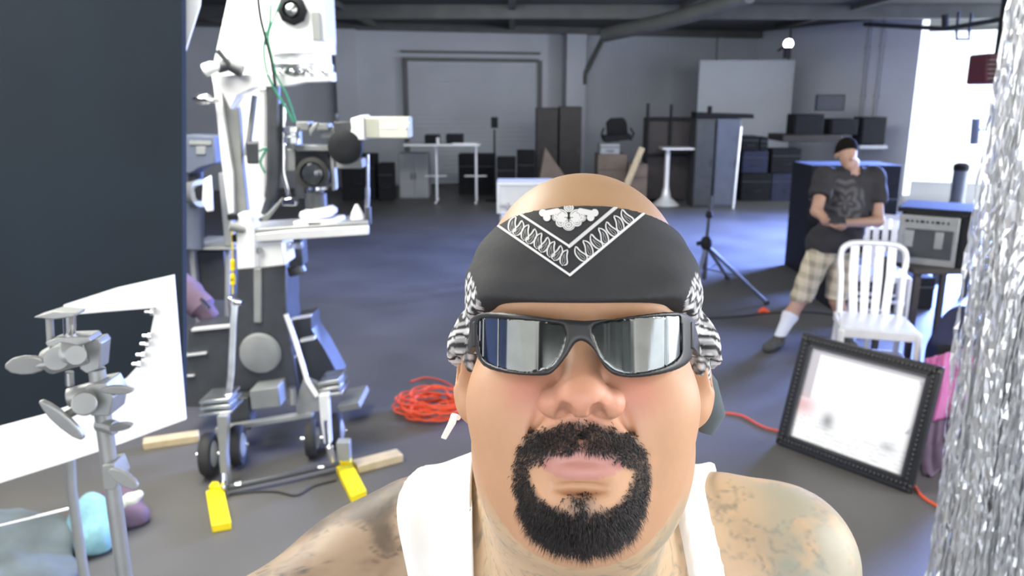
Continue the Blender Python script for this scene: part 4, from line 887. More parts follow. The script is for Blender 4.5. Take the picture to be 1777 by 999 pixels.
# ------------------------------------------------------------------ tinsel curtain, right edge
V = []; Fq = []; r = random.Random(3)
nst = 760
for i in range(nst):
    u = r.random()**1.15; Yc = 1.95+u*.05+r.uniform(-.09, .09); x = W(1738, 200, 1.95).x+.028+u*.62+.02*math.sin(i)
    wd = r.uniform(.0018, .0055); a0 = r.random()*6.28; segs = 120; L = 2.85; ztop = 2.95-r.random()*.03; dr = r.uniform(-.004, .002); ph = r.random()*6
    b0 = len(V)
    a_ = a0
    for k in range(segs+1):
        z = ztop-L*k/segs; a_ += r.uniform(-.85, .85); xx = x+dr*k/segs*2+.006*math.sin(z*5+ph)+r.uniform(-.0025, .0025); yy = Yc+.01*math.sin(z*4+ph*2)+r.uniform(-.0025, .0025)
        V.append((xx-wd*math.cos(a_), yy-wd*math.sin(a_), z)); V.append((xx+wd*math.cos(a_), yy+wd*math.sin(a_), z+r.uniform(-.004, .004)))
        if k: Fq.append((b0+2*k-2, b0+2*k-1, b0+2*k+1, b0+2*k))
foil = mat('silver_foil', (.88, .89, .90), .30, .8, noise=.05, scale=30)
me = npmesh('tinsel_curtain', np.array(V), np.array(Fq)); me.polygons.foreach_set('use_smooth', [False]*len(me.polygons))
o = link('tinsel_curtain', me, foil); tag(o, 'shimmering silver tinsel curtain hanging down the right edge of the picture', 'curtain', kind='stuff')
b = MB(); b.tube([(W(1722, 200, 1.95).x-.05, 1.95, 2.96), (W(1722, 200, 1.95).x+1.1, 1.95, 2.96)], .02, 12); b.tube([(W(1722, 200, 1.95).x+.9, 1.95, 2.96), (W(1722, 200, 1.95).x+.9, 1.95, H_C)], .01, 8)
single(b, 'curtain_rail', MT['greymetal'], 'grey rail the silver tinsel curtain hangs from', 'rail')
# added tinsel curtain behind the camera, only to streak the lens reflection
V = []; Fq = []
for i in range(90):
    x = .5+i*.022; Yc = -1.6+r.uniform(-.06, .06); wd = r.uniform(.004, .011); a_ = r.random()*6; b0 = len(V)
    for k in range(61):
        z = 2.9-2.6*k/60; a_ += r.uniform(-.5, .5); V.append((x-wd*math.cos(a_), Yc-wd*math.sin(a_), z)); V.append((x+wd*math.cos(a_), Yc+wd*math.sin(a_), z))
        if k: Fq.append((b0+2*k-2, b0+2*k-1, b0+2*k+1, b0+2*k))
me = npmesh('tinsel_curtain', np.array(V), np.array(Fq)); o = link('tinsel_curtain', me, foil)
tag(o, 'added silver tinsel curtain behind the photographer, only there to be mirrored in the right lens', 'curtain', kind='stuff')

# ================================================================== STANDING MAN IN BLACK T-SHIRT
def v3(*a): return np.array(a, float)
def NP(v): return np.array(tuple(v), float)
j = dict(head=W(1470, 266, 6.22), neck=W(1475, 296, 6.32), chest=W(1474, 330, 6.33), belly=W(1462, 385, 6.30), pelvis=W(1440, 425, 6.30),
    shl=W(1431, 306, 6.28), shr=W(1517, 306, 6.36), ell=W(1417, 366, 6.10), elr=W(1524, 384, 6.22), hal=W(1438, 386, 5.97), har=W(1452, 388, 5.98),
    hil=W(1424, 436, 6.28), hir=W(1458, 436, 6.34), knl=W(1391, 515, 6.08), knr=W(1452, 520, 6.16), anl=W(1353, 588, 5.97), anr=W(1470, 590, 6.10))
J = {k: NP(v) for k, v in j.items()}
J['anl'][2] = .10; J['anr'][2] = .10
M_ = SDF()
hR = np.array(Matrix.Rotation(-.45, 3, 'X'))
M_.ell(J['head']+v3(0, .02, .03), (.076, .095, .09), hR, k=.02); M_.ell(J['head']+v3(-.005, -.03, -.03), (.058, .07, .085), hR, k=.03)
M_.ell(J['head']+v3(-.008, -.112, -.03), (.011, .014, .022), hR, k=.012); M_.ell(J['head']+v3(-.006, -.085, -.075), (.025, .014, .012), k=.01)
M_.ell(J['head']+v3(-.006, -.07, -.10), (.028, .025, .022), k=.02)
for s_ in (-1, 1): M_.ell(J['head']+v3(s_*.078, .02, -.01), (.010, .022, .032), k=.006)
for s_ in (-1, 1): M_.ell(J['head']+v3(s_*.03-.006, -.105, .0), (.016, .012, .010), k=.01, op='-')
M_.cap(J['neck']+v3(0, -.02, .06), J['neck']-v3(0, 0, .04), .055, .062, k=.03)
M_.ell(J['chest']+v3(0, 0, .0), (.175, .115, .17), k=.04); M_.ell((J['chest']+J['belly'])/2, (.155, .115, .19), k=.05); M_.ell(J['belly'], (.15, .12, .15), k=.05); M_.ell(J['pelvis']+v3(0, 0, .02), (.155, .12, .13), k=.05)
M_.cap(J['shl'], J['shr'], .062, .062, k=.05)
for a, b_, c, s_ in (('shl', 'ell', 'hal', -1), ('shr', 'elr', 'har', 1)):
    M_.cap(J[a], J[b_], .058, .044, k=.03); M_.cap(J[b_], J[c], .043, .028, k=.02)
    d = J['hal']-J['ell'] if s_ < 0 else J['har']-J['elr']
    hand(M_, J[c], d+v3(-s_*.0, -.03, .02), v3(-s_*.3, .3, .9), s_, curl=.55)
for a, b_, c, tw in (('hil', 'knl', 'anl', v3(-.13, -.11, 0)), ('hir', 'knr', 'anr', v3(-.03, -.17, 0))):
    M_.cap(J[a], J[b_], .088, .056, k=.04); M_.cap(J[b_]+v3(0, 0, 0), (J[b_]+J[c])/2+v3(0, .015, 0), .055, .054, k=.03); M_.cap((J[b_]+J[c])/2+v3(0, .015, 0), J[c], .052, .036, k=.03)
    M_.cap(J[c]-v3(0, 0, .05)+v3(0, .02, 0), J[c]+tw-v3(0, 0, .065), .042, .032, k=.02)
allp = np.array(list(J.values())); lo = allp.min(0)-.25; hi = allp.max(0)+.25
hc = (J['hal']+J['har'])/2; hd = J['head']
X = nonuni(lo[0], hi[0], [(hc[0]-.14, hc[0]+.14, .005), (hd[0]-.1, hd[0]+.1, .006)], .011)
Y_ = nonuni(lo[1], hi[1], [(hc[1]-.14, hc[1]+.12, .005), (hd[1]-.13, hd[1]+.14, .006)], .011)
Z = nonuni(0.0-.03, hi[2], [(hc[2]-.1, hc[2]+.12, .005), (hd[2]-.14, hd[2]+.14, .006)], .011)
Dm = M_.grid(X, Y_, Z)
man = thing('person', 'man in black t-shirt and plaid shorts standing with bowed head, hands at a phone', 'person', (float(J['pelvis'][0]), float(J['pelvis'][1]), 0))
V, Fc = nets(np.maximum(Dm, -(Z-.012)[None, None, :]), X, Y_, Z); me = npmesh('body', V, Fc)
skin2 = mat('tanned_skin', (.46, .27, .19), .5, noise=.08, scale=20); link('body', me, skin2, man)
GX, GY, GZ = X[:, None, None], Y_[None, :, None], Z[None, None, :]
def seg_t(a, b_):
    ab = J[b_]-J[a]; L = ab@ab; return ((GX-J[a][0])*ab[0]+(GY-J[a][1])*ab[1]+(GZ-J[a][2])*ab[2])/L
def segdist(a, b_):
    t_ = np.clip(seg_t(a, b_), 0, 1); ab = J[b_]-J[a]
    return np.sqrt((GX-J[a][0]-t_*ab[0])**2+(GY-J[a][1]-t_*ab[1])**2+(GZ-J[a][2]-t_*ab[2])**2)
def shell(D, off, reg, name, m, parent, X=X, Y_=Y_, Z=Z):
    Dg = np.maximum(D-off, reg); V, Fc = nets(Dg.astype(np.float32), X, Y_, Z); me = npmesh(name, V, Fc); return link(name, me, m, parent)
# t-shirt: torso and sleeves to mid upper arm, cut at neck and hem
arms = np.minimum(segdist('shl', 'ell')-.10, segdist('shr', 'elr')-.10)
sl_l = np.maximum(segdist('shl', 'ell')-.11, (seg_t('shl', 'ell')-.62)*.25); sl_r = np.maximum(segdist('shr', 'elr')-.11, (seg_t('shr', 'elr')-.62)*.25)
arml = segdist('ell', 'hal'); armr = segdist('elr', 'har')
S2 = SDF(); S2.cap(J['chest']+v3(0, .0, .10), J['chest'], .15, .17, k=.05); S2.ell((J['chest']+J['belly'])/2, (.185, .16, .24), k=.05); S2.ell(J['belly']-v3(0, 0, .03), (.18, .15, .19), k=.05); S2.ell(J['pelvis'], (.20, .17, .18), k=.05); S2.cap(J['shl'], J['shr'], .09, .09, k=.03)
tors = S2.grid(X, Y_, Z); hem = J['pelvis'][2]-.045
reg = np.minimum(np.minimum(np.maximum(tors-.02, hem-GZ), sl_l), sl_r); reg = np.maximum(reg, np.where(GZ > J['neck'][2]-.05, .078-np.sqrt((GX-J['neck'][0])**2+(GY-J['neck'][1]+.015)**2), -.05)); reg = np.maximum(reg, GZ-J['neck'][2]-.05)
reg = np.maximum(reg, -np.minimum(arml, armr)+.05)
S3 = SDF(); S3.p = [p for p in M_.p]; S3.cap(J['shl'], (J['shl']+J['ell'])/2, .075, .078, k=.02); S3.cap(J['shr'], (J['shr']+J['elr'])/2, .075, .078, k=.02); S3.ell((J['chest']+J['belly'])/2, (.165, .13, .24), k=.05); S3.ell(J['belly']-v3(0, 0, .06), (.17, .14, .16), k=.04); S3.ell(J['pelvis']+v3(0, 0, .02), (.185, .152, .15), k=.04)
Dcl = S3.grid(X, Y_, Z)
wr = .004*np.sin(GZ*55+GX*20)*np.sin(GX*31)
tee_m = mat('black_jersey', (.035, .032, .034), .85, noise=.25, scale=14, attr='col')
tee = shell(Dcl+wr, .012, reg, 'tshirt', tee_m, man)
me = tee.data; n = len(me.vertices); co = np.empty(n*3); me.vertices.foreach_get('co', co); co = co.reshape(-1, 3)+NP(man.location)
gc = NP(W(1465, 350, 6.2)); d = np.sqrt(((co[:, 0]-gc[0])/.17)**2+((co[:, 2]-gc[2])/.19)**2); ang = np.arctan2(co[:, 2]-gc[2], co[:, 0]-gc[0])
pat = sst(1.0, .85, d+.06*np.sin(ang*9))*(co[:, 1] < gc[1]+.12)*(.55+.45*np.sin(d*15+2*np.sin(ang*5)))
setcol(me, 'col', np.array([.030, .028, .032])[None]+pat[:, None]*np.array([.085, .085, .085])[None])
# shorts
lg = np.minimum(segdist('hil', 'knl'), segdist('hir', 'knr')); 
S4 = SDF(); S4.ell(J['pelvis']+v3(0, 0, .0), (.172, .142, .17), k=.05)
for a, b_ in (('hil', 'knl'), ('hir', 'knr')): S4.cap(J[a], J[b_], .108, .088, k=.03)
Ds = S4.grid(X, Y_, Z)+.003*np.sin(GX*60+GZ*20)
regs = np.maximum(GZ-(hem+.11), -(GZ-(min(J['knl'][2], J['knr'][2])+.015)))
sh = shell(Ds, .0, regs, 'shorts', mat('plaid_cotton', (1, 1, 1), .85, attr='col'), man)
me = sh.data; n = len(me.vertices); co = np.empty(n*3); me.vertices.foreach_get('co', co); co = co.reshape(-1, 3)+NP(man.location)
u = co[:, 0]*1.0+co[:, 2]*-.25; w_ = co[:, 2]+co[:, 0]*.2
st = (np.sin(u*62) > .25)*.30+(np.sin(w_*62) > .25)*.30+(np.abs(np.sin(u*31)) < .13)*-.16+(np.abs(np.sin(w_*31+.6)) < .13)*-.16
base = np.array([.46, .40, .29]); c2 = base[None]*(1.25-st[:, None]*1.0)
setcol(me, 'col', c2)
# socks, shoes
for a, b_ in (('knl', 'anl'), ('knr', 'anr')):
    t_ = seg_t(a, b_); rg = np.maximum(segdist(a, b_)-.10, np.maximum((.45-t_)*.3, -(GZ-.05)))
    shell(Dm, .006, rg, 'sock', mat('white_sock', (.72, .74, .80), .9, noise=.08, scale=30), man)
    an = J[b_]; rg = np.maximum(np.sqrt((GX-an[0]+.05)**2+(GY-an[1]+.08)**2)-.20, GZ-.105)
    shell(Dm, .010, np.maximum(rg, -GZ+.004), 'shoe', mat('dark_olive_shoe', (.075, .075, .065), .7, noise=.3, scale=25), man)
# hair cap
hh = J['head']; q = (GX-hh[0])**2+(GY-hh[1]-.02)**2+(GZ-hh[2]-.03)**2
rg = np.maximum(-(GZ-(hh[2]+.052-(GY-hh[1]+.10)*.5)), np.sqrt(q)-.17)
shell(Dm, .005, np.maximum(rg, -(GZ-hh[2]+.06)), 'hair', mat('short_dark_hair', (.014, .011, .010), .95, noise=.5, scale=90, bump=1.0, spec=.1), man)
# phone held in both hands
c = (J['hal']+J['har'])/2+v3(0, -.07, .035)
b = MB(); b.box(c, (.13, .014, .066), Matrix.Rotation(-.9, 3, 'X')); ph = single(b, 'mobile_phone', MT['darkmetal'], 'phone held in both hands of the standing man', 'phone', bevel=.004)
b = MB(); b.box(c+v3(0, .006, .008), (.115, .003, .056), Matrix.Rotation(-.9, 3, 'X')); b.build('screen', MT['glass'], ph)

# ================================================================== THE MAN IN THE FOREGROUND
H0 = CAM+RIGHT*.0515+FWD*.572+UP*(-.043)
BAS = np.stack([NP(RIGHT), NP(FWD), NP(UP)], 1)@np.array(Matrix.Rotation(-.095, 3, 'Z'))@np.array(Matrix.Rotation(-.10, 3, 'X'))      # columns: local x, y, z in world
H0n = NP(H0)
def hd_(x, y, z): return H0n+BAS@v3(x, y, z)
def loc(Pw): return (Pw-H0n)@BAS
HS = SDF()
def he(c, r, k=.02, op='+', rot=None):
    R = BAS if rot is None else BAS@np.array(rot); HS.ell(hd_(*c), r, R, k, op)
def hcap(a, b_, ra, rb, k=.02, op='+'): HS.cap(hd_(*a), hd_(*b_), ra, rb, k, op)
RX = lambda a: np.array(Matrix.Rotation(a, 3, 'X')); RY = lambda a: np.array(Matrix.Rotation(a, 3, 'Y')); RZ = lambda a: np.array(Matrix.Rotation(a, 3, 'Z'))
he((0, .033, .046), (.079, .096, .089), .02)            # cranium
he((0, -.020, .020), (.071, .064, .070), .03)           # forehead
he((0, -.012, -.040), (.073, .074, .070), .03)          # mid face
he((0, -.022, -.092), (.051, .060, .046), .03)          # jaw
for s_ in (-1, 1):
    he((s_*.043, -.050, -.040), (.034, .030, .036), .02)     # cheek
    he((s_*.046, -.008, -.082), (.026, .048, .036), .03)     # jaw corner
    he((s_*.031, -.083, -.002), (.019, .014, .015), .012, '-')  # eye socket
he((0, -.066, .024), (.052, .022, .012), .014)          # brow
he((0, -.072, -.098), (.030, .022, .026), .02)          # chin
he((0, -.005, -.120), (.050, .048, .028), .03)          # under chin
he((0, -.070, -.067), (.036, .022, .026), .015)         # muzzle
hcap((0, -.080, .006), (0, -.102, -.027), .0095, .0125, .012)     # nose bridge
he((0, -.106, -.0325), (.0155, .0145, .0120), .009)      # nose tip
for s_ in (-1, 1):
    he((s_*.0165, -.094, -.0365), (.0105, .0130, .0100), .005)
    hcap((s_*.0090, -.1140, -.0400), (s_*.0108, -.098, -.0450), .0050, .0046, .0015, '-')
    hcap((s_*.0235, -.086, -.040), (s_*.037, -.074, -.068), .0012, .0016, .008, '-')
hcap((0, -.090, -.052), (0, -.088, -.061), .002, .0028, .004, '-')
he((-.010, -.0895, -.0675), (.0165, .0065, .0052), .004, rot=RY(-.22)); he((.010, -.0895, -.0675), (.0165, .0065, .0052), .004, rot=RY(.22))   # upper lip
he((0, -.089, -.0775), (.0200, .0080, .0062), .004)     # lower lip
hcap((-.024, -.088, -.0722), (.024, -.088, -.0722), .0014, .0014, .0025, '-'); hcap((-.012, -.0965, -.0718), (.012, -.0965, -.0718), .0012, .0012, .002, '-')
he((0, -.090, -.0885), (.015, .004, .004), .006, '-')   # groove below the lip
for s_ in (-1, 1):                                      # ears
    he((s_*.084, .018, -.014), (.011, .022, .034), .008, rot=RZ(s_*.55)); he((s_*.093, .008, -.010), (.006, .012, .021), .005, '-', rot=RZ(s_*.55)); he((s_*.0845, .010, -.042), (.009, .011, .013), .008)
# neck and torso in the world's own upright frame
nb_ = hd_(0, .045, -.07)
cx0 = .052
TZ = -.038
HS.cap(hd_(0, .03, -.055), v3(cx0, .665, 1.615+TZ), .070, .078, .035)
HS.cap(hd_(0, .020, -.10), v3(cx0, .625, 1.56+TZ), .060, .083, .04)
HS.cap(v3(cx0-.14, .675, 1.585+TZ), v3(cx0+.14, .675, 1.588+TZ), .050, .050, .07)      # trapezius to shoulders
HS.ell(v3(cx0, .66, 1.44+TZ), (.200, .122, .17), k=.06)       # chest
HS.ell(v3(cx0-.09, .58, 1.475+TZ), (.085, .06, .075), k=.04); HS.ell(v3(cx0+.09, .58, 1.475+TZ), (.085, .06, .075), k=.04)
HS.ell(v3(cx0, .65, 1.20), (.19, .15, .22), k=.06); HS.ell(v3(cx0, .655, 1.0), (.19, .145, .15), k=.06)
sR = v3(.256, .66, 1.556+TZ); HS.ell(sR, (.066, .070, .072), k=.045)
HS.cap(sR, v3(.30, .66, 1.25), .062, .048, .03); HS.cap(v3(.30, .66, 1.25), v3(.285, .56, 1.0), .046, .030, .02)
hand(HS, v3(.285, .555, .99), v3(0, -.2, -1), v3(-1, 0, 0), 1, curl=.35)
sL = v3(-.135, .635, 1.548+TZ); HS.ell(sL, (.068, .070, .068), k=.045)
eL = v3(-.385, .40, 1.475); wL = v3(-.15, .035, 1.83)
HS.cap(sL, eL, .064, .050, .03); HS.cap(eL, wL, .048, .030, .02)
hand(HS, wL, v3(.45, -.65, .5), v3(.6, .6, .1), 1, curl=.55)
for s_ in (-1, 1):
    HS.cap(v3(cx0+s_*.10, .66, .96), v3(cx0+s_*.12, .66, .50), .095, .062, .05); HS.cap(v3(cx0+s_*.12, .66, .50), v3(cx0+s_*.13, .69, .10), .060, .042, .03)
    HS.cap(v3(cx0+s_*.13, .70, .06), v3(cx0+s_*.15, .50, .05), .045, .036, .03)
X = nonuni(-.50, .42, [(-.055, .155, .0021), (.155, .27, .0035), (-.13, -.055, .0035)], .0062); Y_ = nonuni(-.16, .86, [(.41, .60, .0021), (.60, .70, .004)], .0075); Z = nonuni(-.02, 1.99, [(1.60, 1.93, .0021), (1.45, 1.6, .004)], .011)
Dh = HS.grid(X, Y_, Z); print('grid', Dh.shape)
me_p = thing('person', 'tattooed man with bandana, mirrored sunglasses and goatee in a white tank top, close up', 'person', (cx0, .65, 0))
V, Fc = nets(np.maximum(Dh, -(Z-.01)[None, None, :]), X, Y_, Z)
body_me = npmesh('body', V, Fc)
Lc = loc(V); x, y, z = Lc.T
def gauss(cx, cz, rx, rz): return np.exp(-((x-cx)/rx)**2-((z-cz)/rz)**2)*(y < -.02)
col = np.tile(np.array([.57, .325, .190]), (len(V), 1))
def blend(c, m): 
    global col
    m = np.clip(m, 0, 1)[:, None]; col = col*(1-m)+np.array(c)[None]*m
blend((.44, .28, .16), sst(.06, .10, z)*.8)  # scalp browned towards the crown: painted shade along with buzzed stubble tone
blend((.66, .28, .20), gauss(0, -.035, .026, .022)*.6); blend((.62, .25, .18), (gauss(-.034, -.030, .018, .016)+gauss(.034, -.030, .018, .016))*.75)
lipm = (np.abs(z+.0722) < .0108*np.sqrt(np.clip(1-(x/.027)**2, 0, 1))+.0)*(y < -.080)
blend((.52, .23, .21), lipm*.8)
pore = np.sin(x*900+np.sin(z*700)*2)*np.sin(z*1000+np.sin(y*600))*.012; col *= (1+pore[:, None])
# tattoo ink on shoulders, arms, neck and chest: flowing dark grey-green shapes fixed to the skin
wx_, wy_, wz_ = V.T
def fbm(p, s):
    v = 0; a = 1
    for k in range(4):
        v = v+a*np.sin(p[0]*s+1.7*np.sin(p[1]*s*1.3+k)+k*2.1)*np.sin(p[1]*s*1.1+1.3*np.sin(p[2]*s*.9-k)+k)*np.cos(p[2]*s*.8+1.5*np.sin(p[0]*s*1.2+k*3)); s *= 1.9; a *= .6
    return v
T = (wx_, wy_, wz_); f1 = fbm(T, 24); f2 = fbm((wy_, wz_, wx_), 38)
below = sst(-.085, -.125, z)*(y > -.045)+(z < -.16)*1.0; below = np.clip(below, 0, 1)*(wz_ > .8)
leftarm = sst(-.03, -.075, wx_)*(wz_ > 1.2)
lines = np.exp(-(f1/.05)**2)*.75+np.exp(-(f2/.04)**2)*.5
blend((.40, .33, .24), below*leftarm*.75)
blend((.22, .13, .10), below*leftarm*sst(-.6, .5, f2)*.6); blend((.13, .11, .095), below*leftarm*sst(.0, .6, f1)*.8); blend((.09, .085, .075), below*leftarm*lines*.85)
blend((.60, .48, .31), below*(1-leftarm)*.6)
blend((.24, .25, .20), below*(1-leftarm)*sst(.1, .8, f1)*.6); blend((.16, .17, .14), below*(1-leftarm)*np.clip(lines, 0, 1)*.7)
cap_ = sst(.20, .25, wx_)*(wz_ > 1.3); blend((.30, .35, .30), below*cap_*sst(-.6, .3, f2)*.6)
# beard shadow
ax_ = np.abs(x); 
def beardmask(x, y, z):
    ax = np.abs(x)
    must = sst(.0060, .0, np.abs(z+.0568+.011*(ax/.03)**2+.0)-.0055)*sst(.043, .036, ax)*(1-.35*np.exp(-(ax/.003)**2))
    rr = np.sqrt((ax/.0435)**2+((z+.085)/.043)**2); ri = np.sqrt((ax/.0325)**2+((z+.0800)/.0235)**2)
    ring = sst(1.06, .93, rr)*sst(.92, 1.08, ri)*(z < -.055)
    soul = np.exp(-(ax/.0085)**2)*sst(-.089, -.095, z)*(z > -.12)
    chin = sst(-.096, -.106, z)*sst(1.06, .94, rr)
    return np.clip(np.maximum.reduce([must, ring, soul*.9, chin]), 0, 1)*(y < -.02)
bm_ = beardmask(x, y, z)
blend((.085, .065, .058), bm_*.82)
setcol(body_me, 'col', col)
skin = mat('tan_skin', (.6, .4, .3), .50, attr='col', noise=.05, scale=60, bump=.03); sb = skin.node_tree.nodes['Principled BSDF']
sb.inputs['Subsurface Weight'].default_value = .10; sb.inputs['Subsurface Radius'].default_value = (.012, .005, .003); sb.inputs['Subsurface Scale'].default_value = .5
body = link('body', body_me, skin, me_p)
# --- strands: goatee, moustache, stubble
def strands(idx, n, lenf, down, name, m, wd=.00022):
    ids = rng.choice(idx, n); jit = rng.normal(0, .0009, (n, 3)); p = V[ids]+jit; e_ = 1e-3
    def grad(p): return np.stack([HS(p+np.array(d)*e_)-HS(p-np.array(d)*e_) for d in ((1, 0, 0), (0, 1, 0), (0, 0, 1))], -1)
    dd = HS(p); nrm = grad(p); nrm /= np.linalg.norm(nrm, axis=1)[:, None]+1e-9; p = p-nrm*dd[:, None]-nrm*.0006
    lp = loc(p); L = lenf(lp)*rng.uniform(.6, 1.25, n)
    out = np.stack([np.sign(lp[:, 0])*.30*np.minimum(np.abs(lp[:, 0])/.02, 1), np.zeros(n), -np.ones(n)], 1)@BAS.T
    d0 = nrm*.75+out*down+rng.normal(0, .28, (n, 3)); d0 /= np.linalg.norm(d0, axis=1)[:, None]
    d1 = nrm*.15+out*(down+.5)+rng.normal(0, .30, (n, 3)); d1 /= np.linalg.norm(d1, axis=1)[:, None]
    q0 = p; q1 = p+d0*L[:, None]*.5; q2 = q1+d1*L[:, None]*.5; sd = np.cross(d0, NP(FWD)); sd /= np.linalg.norm(sd, axis=1)[:, None]+1e-9; s2 = np.cross(d0, sd)
    P_ = []
    for q_, w_ in ((q0, wd), (q1, wd*.8)):
        for a_ in (0, 2.094, 4.189): P_.append(q_+(sd*math.cos(a_)+s2*math.sin(a_))*w_)
    P_.append(q2); VV = np.stack(P_, 1).reshape(-1, 3); b_ = np.arange(n)[:, None]*7
    quads = np.concatenate([b_+np.array([[0, 1, 4, 3]]), b_+np.array([[1, 2, 5, 4]]), b_+np.array([[2, 0, 3, 5]])]); tris = [b_+np.array([[3, 4, 6, 6]]), b_+np.array([[4, 5, 6, 6]]), b_+np.array([[5, 3, 6, 6]])]
    tr = np.concatenate([t_[:, :3] for t_ in tris]); q3 = np.concatenate([quads[:, [0, 1, 2]], quads[:, [0, 2, 3]], tr])
    return link(name, npmesh(name, VV, q3), m, me_p)
hair_m = mat('dark_beard_hair', (.042, .036, .036), .5, noise=.4, scale=90)
idx = np.nonzero(rng.random(len(V)) < bm_**1.3)[0]
beard = strands(idx[(Lc[idx, 2] < -.066)], 8500, lambda l: .0035+.0075*sst(-.085, -.12, l[:, 2]), .55, 'goatee', hair_m, .00022); 
must = strands(idx[(Lc[idx, 2] >= -.066)], 3000, lambda l: .0055+0*l[:, 0], .75, 'moustache', hair_m, .00021)

# --- clothing helpers on the head grid
GX, GY, GZ = X[:, None, None], Y_[None, :, None], Z[None, None, :]
def crop(D, lo, hi):
    s = tuple(slice(np.searchsorted(A, l), np.searchsorted(A, h)) for A, l, h in zip((X, Y_, Z), lo, hi)); return D[s], X[s[0]], Y_[s[1]], Z[s[2]]
# bandana
Dc, x_, y_, z_ = crop(Dh, (-.07, .38, 1.70), (.17, .78, 1.96))
xx = np.arange(-.065, .165, .0019); yy = np.arange(.42, .76, .0025); zz = np.arange(1.70, 1.945, .0019)
Dc = HS.grid(xx, yy, zz); Pg = np.stack(np.meshgrid(xx, yy, zz, indexing='ij'), -1); Lg = loc(Pg); lx, ly, lz = Lg[..., 0], Lg[..., 1], Lg[..., 2]
low = .027-.36*(ly+.085)-.000*lx; low = np.maximum(low-.004, -.055); low = low+.004*(np.abs(lx)/.04)**2*(ly < -.02)
top = .0945-.25*(np.clip(ly+.06, 0, .06))-.15*np.clip(ly, 0, 1)
regb = np.maximum(low-lz, lz-top)*.9
puff = .0035+.0075*np.exp(-((np.abs(lx)-.07)/.03)**2-((lz-.045)/.03)**2)+.0005*np.sin(lz*260+lx*60)
band_m = mat('black_bandana_cotton', (.03, .03, .032), .85, attr='col', noise=.12, scale=120, bump=.05)
Vb, Fb = nets(np.maximum(Dc-puff, regb).astype(np.float32), xx, yy, zz); me = npmesh('bandana', Vb, Fb)
Lb = loc(Vb); bx, by, bz = Lb.T
cb = np.tile(np.array([.034, .035, .038]), (len(Vb), 1))
edge = .012+.66*(by+.06)+.02    # printed border low at the temples
hgt = bz-(.027-.36*(by+.085)); side = (np.abs(bx) > .064)*(hgt < .036*sst(.064, .080, np.abs(bx))+.004)
pt = ((np.sin(bz*800+np.sin(by*420)*1.6) > -.25)*1.0)*(.55+.45*(np.sin(by*420+bz*200) > -.4)); cb = cb*(1-(side*pt)[:, None])+np.array([.74, .74, .75])[None]*(side*pt)[:, None]
setcol(me, 'col', cb); bandana = link('bandana', me, band_m, me_p)
# printed V on the forehead, laid on the cloth surface
def bsurf(P):
    L = loc(P); ax = np.abs(L[..., 0]); pf = .0035+.0075*np.exp(-((ax-.07)/.03)**2-((L[..., 2]-.045)/.03)**2)+.0005*np.sin(L[..., 2]*260+L[..., 0]*60); return HS(P)-pf-.0003
us = np.arange(858, 1125, .8); vs = np.arange(346, 482, .8); U, Vv = np.meshgrid(us, vs, indexing='ij')
dirs = (U[..., None]-CX)/F*NP(RIGHT)+(CY-Vv[..., None])/F*NP(UP)+NP(FWD); dirs /= np.linalg.norm(dirs, axis=-1)[..., None]
tt = np.full(U.shape, .38)
for _ in range(60): tt = tt+np.clip(bsurf(NP(CAM)+dirs*tt[..., None]), -.01, .02)*.7
Ps = NP(CAM)+dirs*tt[..., None]; ok = (np.abs(bsurf(Ps)) < .0008) & (tt < .75)
Ls = loc(Ps); topz = .0945-.25*np.clip(Ls[..., 1]+.06, 0, .06)-.15*np.clip(Ls[..., 1], 0, 1)
ok &= Ls[..., 2] < topz-.0004
def ln(a, b_, wd):
    a = np.array(a, float); b_ = np.array(b_, float); ab = b_-a; P = np.stack([U, Vv], -1); t_ = np.clip(((P-a)@ab)/(ab@ab), 0, 1)
    return np.linalg.norm(P-a-t_[..., None]*ab, axis=-1)-wd
def ink(d, s=1.0): return np.clip(.5-d/s, 0, 1)
TIP, OL, OR, IT, IL, IR = (989, 477), (858, 387), (1122, 366), (988, 427), (902, 371), (1074, 355)
g = np.zeros(U.shape)
g = np.maximum(g, ink(ln(OL, TIP, 1.9))); g = np.maximum(g, ink(ln(TIP, OR, 2.2))); g = np.maximum(g, ink(ln(IL, IT, 1.9))); g = np.maximum(g, ink(ln(IT, IR, 3.0))*.85)
def drop(c, ang, L, wd, flip):
    ca, sa = math.cos(ang), math.sin(ang); a = (U-c[0])*ca+(Vv-c[1])*sa; bq = -(U-c[0])*sa+(Vv-c[1])*ca
    t_ = np.clip(a/L+.5, 0, 1); bq = bq+flip*1.9*np.sin(t_*5.2); w_ = wd*np.sqrt(np.clip(t_, 0, 1))*np.sqrt(np.clip(1-(np.clip(t_-.62, 0, 1)/.38)**2, 0, 1))
    return np.where((a > -L/2) & (a < L/2), np.abs(bq)-w_, np.hypot(np.abs(a)-L/2, bq))
def arm(a, b_, nrm_, n, Ld, phase):
    global g
    a = np.array(a, float); b_ = np.array(b_, float); d = b_-a; an = math.atan2(nrm_[1], nrm_[0])
    for i in range(n):
        c = a+d*(i+.5)/n; dr = drop(c, an+.12, Ld, 8.2, 1 if i % 2 else -1)
        g = np.maximum(g, ink(np.abs(dr)-1.25, 1.2)*.92); g = np.maximum(g, ink(np.abs(dr+4.6)-.5, 1.2)*.45*(dr < 0))
mid = lambda p, q: ((p[0]+q[0])/2, (p[1]+q[1])/2)
arm((884, 379+6), (985, 450), (-.25, .97), 9, 27, 0); arm((1000, 446), (1094, 371), (.62, .78), 7, 29, 0)
